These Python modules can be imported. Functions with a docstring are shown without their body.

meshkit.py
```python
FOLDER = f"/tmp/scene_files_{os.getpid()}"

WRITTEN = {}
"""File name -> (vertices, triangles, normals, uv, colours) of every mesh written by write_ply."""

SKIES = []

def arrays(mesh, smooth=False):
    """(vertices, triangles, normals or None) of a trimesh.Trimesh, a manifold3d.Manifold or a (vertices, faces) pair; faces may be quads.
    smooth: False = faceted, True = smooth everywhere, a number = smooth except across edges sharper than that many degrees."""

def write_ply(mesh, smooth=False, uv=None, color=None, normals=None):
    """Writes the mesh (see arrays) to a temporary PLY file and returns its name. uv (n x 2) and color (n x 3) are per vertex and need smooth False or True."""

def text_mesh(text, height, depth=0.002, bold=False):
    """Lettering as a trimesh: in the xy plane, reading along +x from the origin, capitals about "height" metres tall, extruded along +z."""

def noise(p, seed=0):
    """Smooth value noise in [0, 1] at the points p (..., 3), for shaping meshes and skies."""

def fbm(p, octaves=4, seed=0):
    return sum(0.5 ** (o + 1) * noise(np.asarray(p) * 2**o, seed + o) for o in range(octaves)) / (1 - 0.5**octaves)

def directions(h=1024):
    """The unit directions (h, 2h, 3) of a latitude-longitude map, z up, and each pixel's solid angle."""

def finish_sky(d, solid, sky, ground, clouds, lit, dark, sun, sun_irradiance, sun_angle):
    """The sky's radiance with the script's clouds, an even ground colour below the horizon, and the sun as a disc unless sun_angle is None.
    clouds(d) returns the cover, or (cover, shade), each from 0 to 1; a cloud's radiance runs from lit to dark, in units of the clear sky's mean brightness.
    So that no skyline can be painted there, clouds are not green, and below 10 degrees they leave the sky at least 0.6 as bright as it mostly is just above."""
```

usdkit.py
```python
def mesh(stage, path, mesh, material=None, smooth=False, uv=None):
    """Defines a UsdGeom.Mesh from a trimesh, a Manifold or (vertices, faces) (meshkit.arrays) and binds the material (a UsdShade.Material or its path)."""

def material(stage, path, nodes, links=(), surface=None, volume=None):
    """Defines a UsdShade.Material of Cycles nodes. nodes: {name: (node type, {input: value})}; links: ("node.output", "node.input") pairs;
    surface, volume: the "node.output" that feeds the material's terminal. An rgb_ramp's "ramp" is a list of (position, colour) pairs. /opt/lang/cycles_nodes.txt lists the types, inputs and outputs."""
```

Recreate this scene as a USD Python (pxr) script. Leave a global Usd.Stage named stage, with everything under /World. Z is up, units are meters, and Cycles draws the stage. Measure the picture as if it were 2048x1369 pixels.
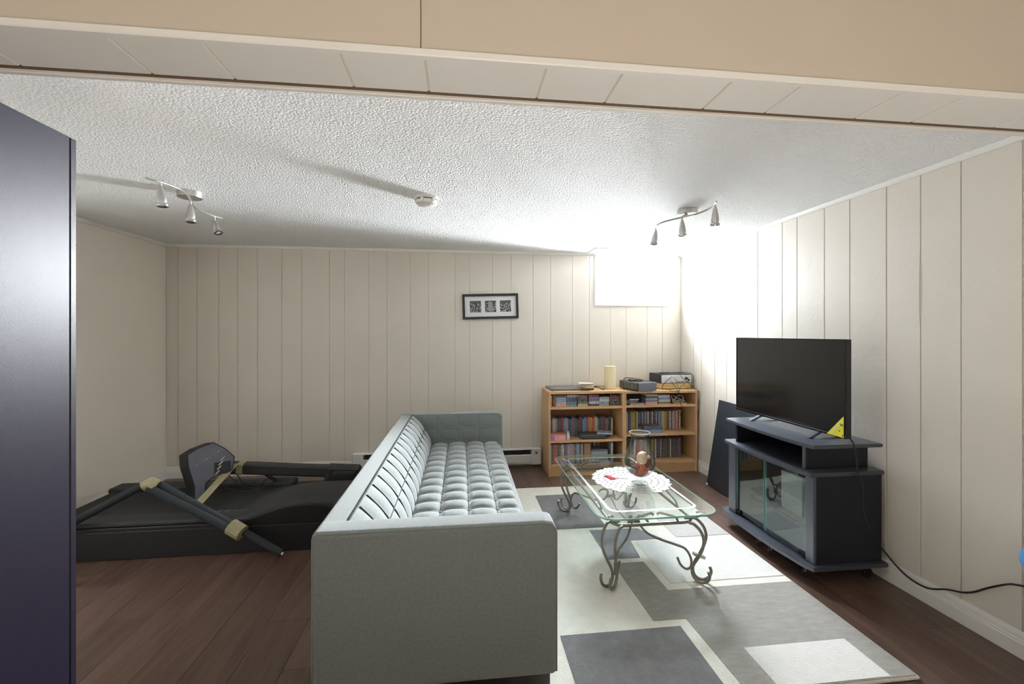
import math, random
import numpy as np, trimesh, manifold3d as m3
from shapely.geometry import Polygon
from pxr import Usd, UsdGeom, UsdLux, UsdShade, Gf, Sdf
import usdkit, meshkit

stage = Usd.Stage.CreateInMemory()
UsdGeom.SetStageUpAxis(stage, 'Z'); UsdGeom.SetStageMetersPerUnit(stage, 1.0)
UsdGeom.Xform.Define(stage, '/World'); UsdGeom.Scope.Define(stage, '/World/Looks')
PI = math.pi
# ------------------------------------------------------------------ camera, sky, large lights, exposure
YAW, FPX, HY = .1158, 864.9, 666.7
cam = UsdGeom.Camera.Define(stage, '/World/camera')
cam.CreateHorizontalApertureAttr(36.0); cam.CreateFocalLengthAttr(36.0 * FPX / 2048)
cam.CreateVerticalApertureOffsetAttr(-(684.5 - HY) / 2048 * 36.0)
cam.CreateClippingRangeAttr((0.02, 200.0)); cam.CreateExposureAttr(0.08)
s, c = math.sin(YAW), math.cos(YAW)
cam.AddTransformOp().Set(Gf.Matrix4d(c, -s, 0, 0, 0, 0, 1, 0, -s, -c, 0, 0, 0, 0, 1.359, 1))

def rect_light(path, pos, xa, ya, w, h, power, color):
    l = UsdLux.RectLight.Define(stage, path)
    x, y = np.array(xa, float), np.array(ya, float); z = np.cross(x, y)
    l.AddTransformOp().Set(Gf.Matrix4d(*x, 0, *y, 0, *z, 0, *pos, 1))
    l.CreateWidthAttr(w); l.CreateHeightAttr(h); l.CreateIntensityAttr(power); l.CreateColorAttr(Gf.Vec3f(*color))
    return l
D, R, L, HC, YB = 4.385, 2.329, -2.743, 2.19, -1.7        # back wall, right wall, left wall, ceiling, wall behind the camera
WX0, WX1, WZ0, WZ1 = 1.392, 2.188, 1.66, 2.15             # window opening
WC = np.array([(WX0 + WX1) / 2, D, (WZ0 + WZ1) / 2])
def toward(path, pos, w, h, power, color):
    """a large soft light aimed at the window opening"""
    z = np.array(pos, float) - WC; z /= np.linalg.norm(z); x = np.cross([0, 0, 1.], z); x /= np.linalg.norm(x)
    return rect_light(path, pos, x, np.cross(z, x), w, h, power, color)
DAY = (.93, .98, 1.04)
rect_light('/World/daylight_window', (WC[0], D + .140, WC[2]), (1, 0, 0), (0, 0, -1), WX1 - WX0 - .02, WZ1 - WZ0 - .02, 64.0, DAY)
toward('/World/daylight_sky', (1.79, D + 1.0, 2.9), 1.4, 1.0, 225.0, DAY)             # bright sky over the window well
toward('/World/daylight_yard', (3.0, D + 1.0, 2.2), 1.2, 1.0, 1200.0, (.96, .985, 1.02))  # added daylight from the right, lifting ceiling, sofa and left wall
toward('/World/daylight_side', (3.8, D + .7, 2.0), 1.2, 1.0, 1300.0, DAY)               # added daylight from far right, to brighten the left wall
# added fill uplight behind the camera, with no lamp seen there
rect_light('/World/room_lamp', (.3, -.5, .2), (1, 0, 0), (0, -1, 0), 1.2, .8, 9.6, (1.0, .91, .80))
dome = UsdLux.DomeLight.Define(stage, '/World/sky'); dome.CreateIntensityAttr(2.5); dome.CreateColorAttr(Gf.Vec3f(.8, .9, 1.0))

# ------------------------------------------------------------------ helpers
ORIGIN, USED = {'/World': np.zeros(3)}, {}
def numbered(parent, name):
    k = USED.get((parent, name), 0); USED[(parent, name)] = k + 1
    return name if k == 0 else f'{name}_{k:03d}'
def tag(p, label=None, cat=None, group=None, kind=None):
    for k, v in (('label', label), ('category', cat), ('group', group), ('kind', kind)):
        if v: p.SetCustomDataByKey(k, v)
    return p
def thing(name, label=None, cat=None, loc=(0, 0, 0), group=None, kind=None):
    path = '/World/' + numbered('/World', name)
    x = UsdGeom.Xform.Define(stage, path); x.AddTranslateOp().Set(Gf.Vec3d(*map(float, loc)))
    ORIGIN[path] = np.array(loc, float)
    return tag(x.GetPrim(), label, cat, group, kind)
def obj(name, mesh, mat, parent=None, label=None, cat=None, group=None, kind=None, smooth=30):
    """One Mesh from a mesh in world coordinates, under parent (a prim) or under /World with its origin at its base."""
    pp = str(parent.GetPath()) if parent else '/World'
    path = pp + '/' + numbered(pp, name)
    if hasattr(mesh, 'to_mesh'):
        mm = mesh.to_mesh(); mesh = trimesh.Trimesh(mm.vert_properties[:, :3], mm.tri_verts, process=False)
    elif isinstance(mesh, tuple):
        v, f = np.asarray(mesh[0], float), np.asarray(mesh[1], int)
        if f.shape[1] == 4: f = np.vstack([f[:, [0, 1, 2]], f[:, [0, 2, 3]]])
        mesh = trimesh.Trimesh(v, f, process=False)
    mesh = mesh.copy()
    if parent is None:
        b = mesh.bounds; loc = np.array([(b[0][0] + b[1][0]) / 2, (b[0][1] + b[1][1]) / 2, b[0][2]])
    else: loc = np.zeros(3)
    mesh.apply_translation(-(loc if parent is None else ORIGIN[pp]))
    p = usdkit.mesh(stage, path, mesh, mat, smooth=smooth)
    if parent is None: UsdGeom.Xformable(p).AddTranslateOp().Set(Gf.Vec3d(*map(float, loc)))
    ORIGIN[path] = loc if parent is None else ORIGIN[pp]
    return tag(p.GetPrim(), label, cat, group, kind)
cat_ = trimesh.util.concatenate
def box(x0, x1, y0, y1, z0, z1):
    m = trimesh.creation.box([x1 - x0, y1 - y0, z1 - z0]); m.apply_translation([(x0 + x1) / 2, (y0 + y1) / 2, (z0 + z1) / 2]); return m
def cbox(x0, x1, y0, y1, z0, z1, b=.003):
    """a box with chamfered edges"""
    lo, hi = np.array([x0, y0, z0]), np.array([x1, y1, z1]); P = []
    for k in range(3):
        for sg in np.ndindex(2, 2, 2):
            q = np.where(np.array(sg) == 0, lo + b, hi - b); q[k] = (lo, hi)[sg[k]][k]; P.append(q)
    return m3.Manifold.hull_points(np.array(P, float))
def rbox(x0, x1, y0, y1, z0, z1, r=.02, n=16):
    """a box with round edges"""
    s = m3.Manifold.sphere(r, n)
    return m3.Manifold.batch_hull([s.translate([x, y, z]) for x in (x0 + r, x1 - r) for y in (y0 + r, y1 - r) for z in (z0 + r, z1 - r)])
def tm(m):
    if hasattr(m, 'to_mesh'):
        q = m.to_mesh(); return trimesh.Trimesh(q.vert_properties[:, :3], q.tri_verts, process=False)
    return m
def rot(m, deg, about, axis=(0, 0, 1)):
    m = tm(m).copy(); m.apply_transform(trimesh.transformations.rotation_matrix(math.radians(deg), axis, about)); return m
def spline(P, n=8):
    P = np.asarray(P, float); Q = np.vstack([2 * P[0] - P[1], P, 2 * P[-1] - P[-2]]); out = []
    for i in range(1, len(Q) - 2):
        for t in np.linspace(0, 1, n, endpoint=False):
            a, b, c_, d = Q[i - 1:i + 3]
            out.append(.5 * (2 * b + (c_ - a) * t + (2 * a - 5 * b + 4 * c_ - d) * t * t + (3 * b - a - 3 * c_ + d) * t ** 3))
    return np.array(out + [P[-1]])
def tube(P, r, sides=8, smooth=0, squash=None):
    P = spline(P, smooth) if smooth else np.asarray(P, float)
    T = np.gradient(P, axis=0); T /= np.linalg.norm(T, axis=1, keepdims=True) + 1e-12
    a = np.cross(T[0], [0, 0, 1.] if abs(T[0][2]) < .9 else [1., 0, 0]); a /= np.linalg.norm(a); A = [a]
    for t in T[1:]:
        a = a - t * (a @ t); a /= np.linalg.norm(a) + 1e-12; A.append(a)
    A = np.array(A); Bn = np.cross(T, A); ang = np.arange(sides) * 2 * PI / sides
    rr = np.broadcast_to(r, (len(P),))[:, None, None]
    v = P[:, None] + rr * (np.cos(ang)[None, :, None] * A[:, None] + np.sin(ang)[None, :, None] * Bn[:, None])
    i, j = np.meshgrid(np.arange(len(P) - 1), np.arange(sides), indexing='ij')
    q = np.stack([i * sides + j, i * sides + (j + 1) % sides, (i + 1) * sides + (j + 1) % sides, (i + 1) * sides + j], -1).reshape(-1, 4)
    v = np.vstack([v.reshape(-1, 3), P[:1], P[-1:]]); n0, n1 = len(v) - 2, len(v) - 1; e = (len(P) - 1) * sides
    caps = [[n0, (k + 1) % sides, k] for k in range(sides)] + [[n1, e + k, e + (k + 1) % sides] for k in range(sides)]
    return trimesh.Trimesh(v, np.vstack([q[:, [0, 1, 2]], q[:, [0, 2, 3]], caps]), process=False)
def lathe(profile, at=(0, 0, 0), n=32):
    """profile: (radius, height) pairs from the bottom up"""
    P = np.array(profile, float); ang = np.arange(n) * 2 * PI / n
    v = np.stack([P[:, None, 0] * np.cos(ang), P[:, None, 0] * np.sin(ang), np.broadcast_to(P[:, None, 1], (len(P), n))], -1).reshape(-1, 3)
    i, j = np.meshgrid(np.arange(len(P) - 1), np.arange(n), indexing='ij')
    q = np.stack([i * n + j, i * n + (j + 1) % n, (i + 1) * n + (j + 1) % n, (i + 1) * n + j], -1).reshape(-1, 4)
    m = trimesh.Trimesh(v, np.vstack([q[:, [0, 1, 2]], q[:, [0, 2, 3]]]), process=True)
    m.update_faces(m.nondegenerate_faces()); m.apply_translation(at); return m
def prism(pts, h):
    return trimesh.creation.extrude_polygon(Polygon(pts), h, engine='earcut')
def frame(m, o, X, Y, Z):
    M = np.eye(4); M[:3, 0], M[:3, 1], M[:3, 2], M[:3, 3] = X, Y, Z, o; m = m.copy(); m.apply_transform(M); return m
def prism_y(xz, y0, y1):                       # polygon in x,z swept along y
    return frame(prism(xz, y1 - y0), (0, y1, 0), (1, 0, 0), (0, 0, 1), (0, -1, 0))
def prism_x(yz, x0, x1):                       # polygon in y,z swept along x
    return frame(prism(yz, x1 - x0), (x0, 0, 0), (0, 1, 0), (0, 0, 1), (1, 0, 0))
def prism_z(xy, z0, z1):
    m = prism(xy, z1 - z0); m.apply_translation([0, 0, z0]); return m
def rrect(x0, x1, y0, y1, r, n=8):
    P = []
    for cx, cy, a in ((x1 - r, y1 - r, 0), (x0 + r, y1 - r, 90), (x0 + r, y0 + r, 180), (x1 - r, y0 + r, 270)):
        P += [(cx + r * math.cos(math.radians(a + 90 * k / n)), cy + r * math.sin(math.radians(a + 90 * k / n))) for k in range(n + 1)]
    return P
def sheet(F, nu, nv):
    """a grid surface F(u, v), u and v in 0..1"""
    u, v = np.meshgrid(np.linspace(0, 1, nu + 1), np.linspace(0, 1, nv + 1), indexing='ij')
    P = F(u, v).reshape(-1, 3); i, j = np.meshgrid(np.arange(nu), np.arange(nv), indexing='ij'); w = nv + 1
    q = np.stack([i * w + j, (i + 1) * w + j, (i + 1) * w + j + 1, i * w + j + 1], -1).reshape(-1, 4)
    return trimesh.Trimesh(P, np.vstack([q[:, [0, 1, 2]], q[:, [0, 2, 3]]]), process=False)
def ball(center, r, sub=2):
    m = trimesh.creation.icosphere(sub, 1.0); m.apply_scale(r if np.ndim(r) == 0 else np.array(r)); m.apply_translation(center); return m

# ------------------------------------------------------------------ materials
def lin(r, g, b):
    f = lambda x: (x / 255 / 12.92) if x / 255 <= .04045 else ((x / 255 + .055) / 1.055) ** 2.4
    return (f(r), f(g), f(b))
def mat(name, color, rough=.5, vary=.0, vscale=6.0, stretch=(1, 1, 1), bump=0.0, bscale=60.0, bdetail=2.0, world=False, **kw):
    """a principled material with faint noise in its colour and, if asked, a bump"""
    path = '/World/Looks/' + name
    n = {'tc': ('geometry' if world else 'texture_coordinate', {}), 'p': ('principled_bsdf', dict(roughness=rough, **kw)),
         'mp': ('mapping', {'scale': stretch})}
    l = [('tc.position' if world else 'tc.object', 'mp.vector')]
    if vary:
        n['nz'] = ('noise_texture', {'scale': vscale, 'detail': 4.0, 'roughness': .6})
        lo, hi = tuple(max(0, x * (1 - vary)) for x in color), tuple(min(1, x * (1 + vary)) for x in color)
        n['rp'] = ('rgb_ramp', {'ramp': [(.25, lo), (.75, hi)]})
        l += [('mp.vector', 'nz.vector'), ('nz.fac', 'rp.fac'), ('rp.color', 'p.base_color')]
    else: n['p'][1]['base_color'] = color
    if bump:
        n['bz'] = ('noise_texture', {'scale': bscale, 'detail': bdetail, 'roughness': .6})
        n['bp'] = ('bump', {'strength': 1.0, 'distance': bump})
        l += [('mp.vector', 'bz.vector'), ('bz.fac', 'bp.height'), ('bp.normal', 'p.normal')]
    return usdkit.material(stage, path, n, l, surface='p.BSDF')
def emitless_pane(name, tint, ior=1.5, rough=0.0):
    return usdkit.material(stage, '/World/Looks/' + name, {'t': ('transparent_bsdf', {'color': tint}), 'g': ('glossy_bsdf', {'color': (1, 1, 1), 'roughness': rough}),
        'f': ('fresnel', {'IOR': ior}), 'g0': ('geometry', {}), 'k': ('math', {'math_type': 'subtract', 'value1': 1.0}), 'k2': ('math', {'math_type': 'multiply'}), 'm': ('mix_closure', {})}, [('g0.backfacing', 'k.value2'), ('f.fac', 'k2.value1'), ('k.value', 'k2.value2'), ('k2.value', 'm.fac'), ('t.BSDF', 'm.closure1'), ('g.BSDF', 'm.closure2')], surface='m.closure')

def shell_glass(name, tint, edge, ior):
    """thin blown glass: clear face on, tinted where the wall is seen edge on"""
    return usdkit.material(stage, '/World/Looks/' + name, {'w': ('layer_weight', {'blend': .35}), 'c': ('mix_color', {'a': tint, 'b': edge}), 't': ('transparent_bsdf', {}), 'g': ('glossy_bsdf', {'color': (1, 1, 1), 'roughness': .02}),
        'f': ('fresnel', {'IOR': ior}), 'g0': ('geometry', {}), 'k': ('math', {'math_type': 'subtract', 'value1': 1.0}), 'k2': ('math', {'math_type': 'multiply'}), 'm': ('mix_closure', {})},
        [('w.facing', 'c.fac'), ('c.result', 't.color'), ('g0.backfacing', 'k.value2'), ('f.fac', 'k2.value1'), ('k.value', 'k2.value2'), ('k2.value', 'm.fac'), ('t.BSDF', 'm.closure1'), ('g.BSDF', 'm.closure2')], surface='m.closure')

M = {}
PAINT = lin(221, 214, 203)
M['wall'] = mat('wall_paint', PAINT, .45, vary=.02, vscale=1.5, bump=.0008, bscale=35, world=True)
M['bulkhead'] = mat('wall_paint_shaded', lin(206, 194, 178), .5, vary=.02, vscale=1.5, bump=.0008, bscale=35, world=True)  # wall paint darkened to put shade on the overlit bulkhead face
M['wall_plain'] = mat('wall_paint_plain', lin(243, 237, 225), .45, vary=.015, vscale=1.5, bump=.0006, bscale=30, world=True)
M['wall_groove'] = mat('groove_paint', PAINT, .6)
M['white'] = mat('white_trim_paint', lin(236, 234, 229), .4, vary=.015, vscale=3)
M['metal_white'] = mat('white_enamel', lin(228, 228, 224), .35)
M['dark_slot'] = mat('dark_slot', lin(40, 40, 42), .6)
M['pvc'] = mat('window_vinyl', lin(214, 214, 212), .45)
M['pane'] = emitless_pane('window_glass', (.97, .98, .98))
M['nickel'] = mat('brushed_nickel', lin(196, 194, 190), .3, metallic=1.0)
M['lens'] = mat('lamp_lens', lin(225, 225, 225), .1, metallic=.6)
M['plastic_white'] = mat('white_plastic', lin(225, 224, 218), .45)
M['fabric'] = mat('grey_upholstery', lin(128, 134, 133), .95, vary=.12, vscale=90, bump=.0006, bscale=420, sheen_weight=.25, sheen_roughness=.5)
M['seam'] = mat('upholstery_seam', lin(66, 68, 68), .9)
M['piping'] = mat('upholstery_piping', lin(128, 134, 132), .9)
M['dark_wood'] = mat('black_brown_wood', lin(40, 34, 34), .45, vary=.2, vscale=4, stretch=(1, 1, 12))
M['pine'] = mat('pine_veneer', lin(206, 166, 120), .5, vary=.12, vscale=7, stretch=(1.5, 9, 9))
M['pine_up'] = mat('pine_veneer_upright', lin(206, 166, 120), .5, vary=.12, vscale=7, stretch=(9, 9, 1.2))
M['pine_back'] = mat('pine_back', lin(176, 140, 110), .6, vary=.1, vscale=4, stretch=(1, 9, 9))
M['black'] = mat('black_laminate', lin(37, 39, 47), .45, vary=.12, vscale=8, specular_ior_level=.3)
M['black_lit'] = mat('black_laminate_lit', lin(62, 67, 78), .36, vary=.1, vscale=8, specular_ior_level=.8)  # same black laminate, lightened to paint window light onto the boards
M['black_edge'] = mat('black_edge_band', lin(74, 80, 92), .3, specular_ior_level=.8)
M['black_gloss'] = mat('black_gloss', lin(16, 17, 18), .08)
M['screen'] = mat('tv_screen', lin(24, 25, 26), .12, specular_ior_level=.6)
M['black_plastic'] = mat('black_plastic', lin(34, 35, 38), .4)
M['rubber'] = mat('black_rubber', lin(27, 28, 29), .75, vary=.15, vscale=40, bump=.0006, bscale=200)
M['tread_side'] = mat('treadmill_side', lin(17, 18, 20), .5, vary=.3, vscale=6)
M['tread_top'] = mat('treadmill_top', lin(42, 43, 45), .6, vary=.2, vscale=12)
M['foam'] = mat('foam_grip', lin(42, 47, 52), .8, vary=.15, vscale=30)
M['console'] = mat('console_back', lin(96, 98, 110), .35, vary=.08, vscale=10)
M['tape'] = mat('packing_tape', lin(160, 152, 118), .35, vary=.2, vscale=20)
M['cord'] = mat('cord_black', lin(34, 33, 34), .5)
M['cord_white'] = mat('cord_white', lin(215, 215, 215), .5)
M['iron'] = mat('pewter_iron', lin(136, 131, 122), .42, vary=.15, vscale=20, metallic=.55)
M['glass'] = emitless_pane('table_glass', (.87, .93, .925), 2.3)
M['glass_edge'] = mat('glass_edge_green', lin(165, 215, 198), .12, transmission_weight=.55)
M['glass_bevel'] = emitless_pane('glass_bevel', (.78, .86, .85), 4.0, .25)
M['clear'] = shell_glass('clear_glass', (.97, .98, .98), (.62, .68, .68), 1.8)
M['clear_rim'] = mat('glass_rim', (.85, .87, .87), .08, transmission_weight=.25)
M['door_glass'] = emitless_pane('cabinet_glass', (.88, .93, .93), 3.0)
M['door_edge'] = mat('cabinet_glass_edge', lin(140, 195, 190), .15, transmission_weight=.4)
M['lace'] = mat('white_lace', lin(204, 203, 198), .9, bump=.002, bscale=160)
M['cream'] = mat('rug_cream', lin(240, 236, 225), 1.0, vary=.05, vscale=18, bump=.006, bscale=170, bdetail=4)
M['rug_dark'] = mat('rug_charcoal', lin(130, 128, 129), 1.0, vary=.14, vscale=22, bump=.006, bscale=170, bdetail=4)
M['rug_mid'] = mat('rug_grey', lin(150, 148, 151), 1.0, vary=.12, vscale=22, bump=.006, bscale=170, bdetail=4)
M['rug_beige'] = mat('rug_taupe', lin(176, 173, 166), 1.0, vary=.13, vscale=16, stretch=(1, 3, 1), bump=.006, bscale=170, bdetail=4)
M['rug_light'] = mat('rug_silver', lin(205, 203, 200), 1.0, vary=.06, vscale=20, bump=.006, bscale=170, bdetail=4)
M['rug_white'] = mat('rug_white', lin(232, 230, 226), 1.0, vary=.04, vscale=20, bump=.006, bscale=170, bdetail=4)
M['wax'] = mat('candle_wax', lin(232, 222, 188), .5, vary=.05, vscale=6, subsurface_weight=.2, subsurface_radius=(.02, .015, .01))
M['pewter'] = mat('laptop_grey', lin(118, 117, 116), .4, metallic=.3)
M['silver'] = mat('silver_panel', lin(205, 208, 212), .4, metallic=.3)
M['yellow_box'] = mat('yellowed_plastic', lin(214, 190, 130), .55, vary=.08, vscale=12)
M['slate'] = mat('slate_plastic', lin(104, 107, 122), .45)
M['charcoal'] = mat('charcoal_plastic', lin(62, 63, 62), .45, vary=.3, vscale=30)
M['print_dark'] = mat('print_ink', lin(45, 45, 40), .6)
M['yellow'] = mat('yellow_sticker', lin(224, 218, 50), .45)
M['yellow_pale'] = mat('pale_yellow_print', lin(226, 220, 140), .45)
M['red_plastic'] = mat('red_plastic', lin(226, 70, 90), .4)
M['steel'] = mat('steel', lin(190, 192, 195), .25, metallic=1.0)
M['orange_cloth'] = mat('figurine_orange', lin(196, 98, 70), .55, vary=.2, vscale=60)
M['maroon'] = mat('figurine_maroon', lin(120, 52, 52), .5)
M['skin_cream'] = mat('figurine_cream', lin(216, 190, 155), .6, vary=.12, vscale=70)
M['stone'] = mat('grey_stone', lin(120, 118, 112), .8, vary=.25, vscale=80)
M['teal'] = mat('teal_glaze', lin(140, 180, 175), .4)
M['blue_lid'] = mat('blue_plastic', lin(70, 140, 200), .4)
M['board'] = mat('navy_black_board', lin(36, 41, 49), .38, vary=.3, vscale=5)
M['wardrobe'] = mat('wardrobe_foil', lin(26, 22, 34), .40, vary=.1, vscale=5, stretch=(1, 1, .4), bump=.0002, bscale=500, specular_ior_level=.16)

def floor_mat(name, tone):
    col = tuple(tone * x for x in lin(100, 78, 67))
    n = {'g': ('texture_coordinate', {}), 'm': ('mapping', {'scale': (26, 2.2, 1)}), 'n': ('noise_texture', {'scale': 1.0, 'detail': 6.0, 'roughness': .65, 'distortion': .6}),
         'r': ('rgb_ramp', {'ramp': [(.3, tuple(.62 * x for x in col)), (.55, col), (.8, tuple(1.3 * x for x in col))]}),
         'p': ('principled_bsdf', {'roughness': .34, 'specular_ior_level': .5}), 'b': ('bump', {'distance': .0006})}
    return usdkit.material(stage, '/World/Looks/' + name, n, [('g.object', 'm.vector'), ('m.vector', 'n.vector'), ('n.fac', 'r.fac'), ('r.color', 'p.base_color'), ('n.fac', 'b.height'), ('b.normal', 'p.normal')], surface='p.BSDF')
FLOORS = [floor_mat(f'laminate_{w}', t) for w, t in (('dark', .86), ('brown', .96), ('warm', 1.04), ('light', 1.12))]

def ceiling_mat():
    n = {'g': ('geometry', {}), 'a': ('noise_texture', {'scale': 95.0, 'detail': 2.0, 'roughness': .55, 'distortion': .4}), 'v': ('voronoi_texture', {'scale': 110.0, 'feature': 'smooth_f1', 'smoothness': .6}),
         'mx': ('math', {'math_type': 'subtract'}), 'b': ('bump', {'distance': .0055, 'strength': 1.0}), 'p': ('principled_bsdf', {'base_color': lin(240, 240, 240), 'roughness': .85})}
    return usdkit.material(stage, '/World/Looks/stipple_ceiling', n, [('g.position', 'a.vector'), ('g.position', 'v.vector'), ('a.fac', 'mx.value1'), ('v.distance', 'mx.value2'), ('mx.value', 'b.height'), ('b.normal', 'p.normal')], surface='p.BSDF')
M['ceiling'] = ceiling_mat()

def print_mat(name, col, ink, amount=.5):
    """printed spine or cover: flat colour broken by lines of print"""
    n = {'t': ('texture_coordinate', {}), 'm': ('mapping', {'scale': (420, 30, 95)}), 'z': ('noise_texture', {'scale': 1.0, 'detail': 3.0, 'roughness': .7}),
         'r': ('rgb_ramp', {'ramp': [(.50, col), (.50 + .16 * (1.2 - amount), ink), (.72, col)]}), 'p': ('principled_bsdf', {'roughness': .3}),
         'o': ('object_info', {}), 'c': ('combine_xyz', {}), 'q': ('math', {'math_type': 'multiply', 'value2': 90.0}), 'ad': ('vector_math', {'math_type': 'add'})}
    l = [('t.object', 'm.vector'), ('o.random', 'q.value1'), ('q.value', 'c.x'), ('q.value', 'c.z'), ('m.vector', 'ad.vector1'), ('c.vector', 'ad.vector2'), ('ad.vector', 'z.vector'), ('z.fac', 'r.fac'), ('r.color', 'p.base_color')]
    return usdkit.material(stage, '/World/Looks/print_' + name, n, l, surface='p.BSDF')
INK = {'black': ((30, 30, 34), (190, 188, 184)), 'charcoal': ((66, 64, 66), (205, 200, 190)), 'grey': ((128, 128, 130), (40, 40, 44)), 'silver': ((186, 188, 192), (80, 80, 92)),
       'white': ((226, 224, 218), (120, 110, 120)), 'navy': ((48, 52, 84), (190, 190, 205)), 'blue': ((84, 128, 178), (215, 225, 235)), 'pale blue': ((160, 188, 218), (80, 100, 140)),
       'teal': ((62, 118, 128), (190, 215, 215)), 'red': ((178, 52, 58), (235, 200, 190)), 'maroon': ((104, 44, 50), (200, 160, 150)), 'orange': ((206, 112, 58), (240, 220, 170)),
       'yellow': ((205, 192, 84), (90, 80, 40)), 'cream': ((226, 214, 178), (130, 110, 80)), 'brown': ((98, 74, 56), (190, 170, 140)), 'purple': ((104, 86, 130), (205, 195, 220)),
       'pink': ((214, 140, 156), (245, 225, 225)), 'green': ((84, 104, 72), (200, 205, 180))}
PR = {k: print_mat(k.replace(' ', '_'), lin(*a), lin(*b)) for k, (a, b) in INK.items()}

# ------------------------------------------------------------------ the room
rng = random.Random(4)
fl = thing('floor', kind='structure', label='dark brown laminate floor of narrow planks')
obj('subfloor', box(L - .2, R + .2, YB - .2, D + .2, -.06, -.0125), M['dark_slot'], fl)
PW, PL_ = .19, 1.25
k = 0
x = R - .007
while x > L:
    x0 = max(L, x - PW + .0012); y = YB - rng.random() * PL_
    while y < D:
        y1 = min(D, y + PL_ - .0012); ya = max(YB, y)
        if y1 - ya > .03:
            obj('plank', cbox(x0, x, ya, y1, -.012, 0, .0008), rng.choice(FLOORS), fl, smooth=False)
        y += PL_
    x -= PW

def boards(parent, cuts, make, gap=.0034):
    for a, b in zip(cuts[:-1], cuts[1:]):
        for m in make(a + gap / 2, b - gap / 2): obj('panel', m, M['wall'], parent, smooth=False)
# back wall with the window opening
wb = thing('wall_back', kind='structure', label='beige panelled back wall with the small window')
core = m3.Manifold.cube([R - L + .4, .13 - .004, HC + .3]).translate([L - .2, D + .0055, -.1]) - m3.Manifold.cube([WX1 - WX0, 1, WZ1 - WZ0]).translate([WX0, D - .5, WZ0])
obj('wall_core', core, M['wall_groove'], wb, smooth=False)
bg = [L, -2.64, -2.474, -2.283, -2.117, -1.938, -1.716, -1.537, -1.278, -1.137, -.905, -.733, -.505, -.329, -.067, .078, .311, .5, .727, .91, 1.14, 1.322, 1.55, 1.72, 1.95, 2.12, R]
def back_board(a, b):
    if b <= WX0 or a >= WX1: return [cbox(a, b, D, D + .009, 0, HC, .002)]
    m = m3.Manifold.cube([b - a, .009, HC]).translate([a, D, 0]) - m3.Manifold.cube([WX1 - WX0, 1, WZ1 - WZ0]).translate([WX0, D - .5, WZ0])
    return [m]
boards(wb, bg, back_board)
# right wall
wr = thing('wall_right', kind='structure', label='beige panelled right wall lit by the window')
obj('wall_core', box(R + .0055, R + .2, YB - .2, D + .2, -.1, HC + .2), M['wall_groove'], wr, smooth=False)
rgv = [YB, -1.33, -1.05, -.9, -.66, -.48, -.25, -.07, .16, .33, .57, .735, .965, 1.145, 1.37, 1.549, 1.774, 1.954, 2.133, 2.36, 2.544, 2.774, 2.913, 3.177, 3.358, 3.583, 3.764, 3.99, 4.14, D]
def right_board(a, b):
    m = cbox(R, R + .009, a, b, 0, HC, .002)
    if abs(b - 1.951) < .004 or abs(a - 1.957) < .004:            # the seam that has sprung open half way up
        m = m - m3.Manifold.batch_hull([m3.Manifold.cube([.1, .001, .16]).translate([R - .05, 1.954 + .0062, 1.5]), m3.Manifold.cube([.1, .001, .16]).translate([R - .05, 1.954 - .0072, 1.5]), m3.Manifold.cube([.1, .001, .5]).translate([R - .05, 1.9535, 1.33])])
    return [m]
boards(wr, rgv, right_board)
wl = thing('wall_left', kind='structure', label='plain beige left wall')
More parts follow.
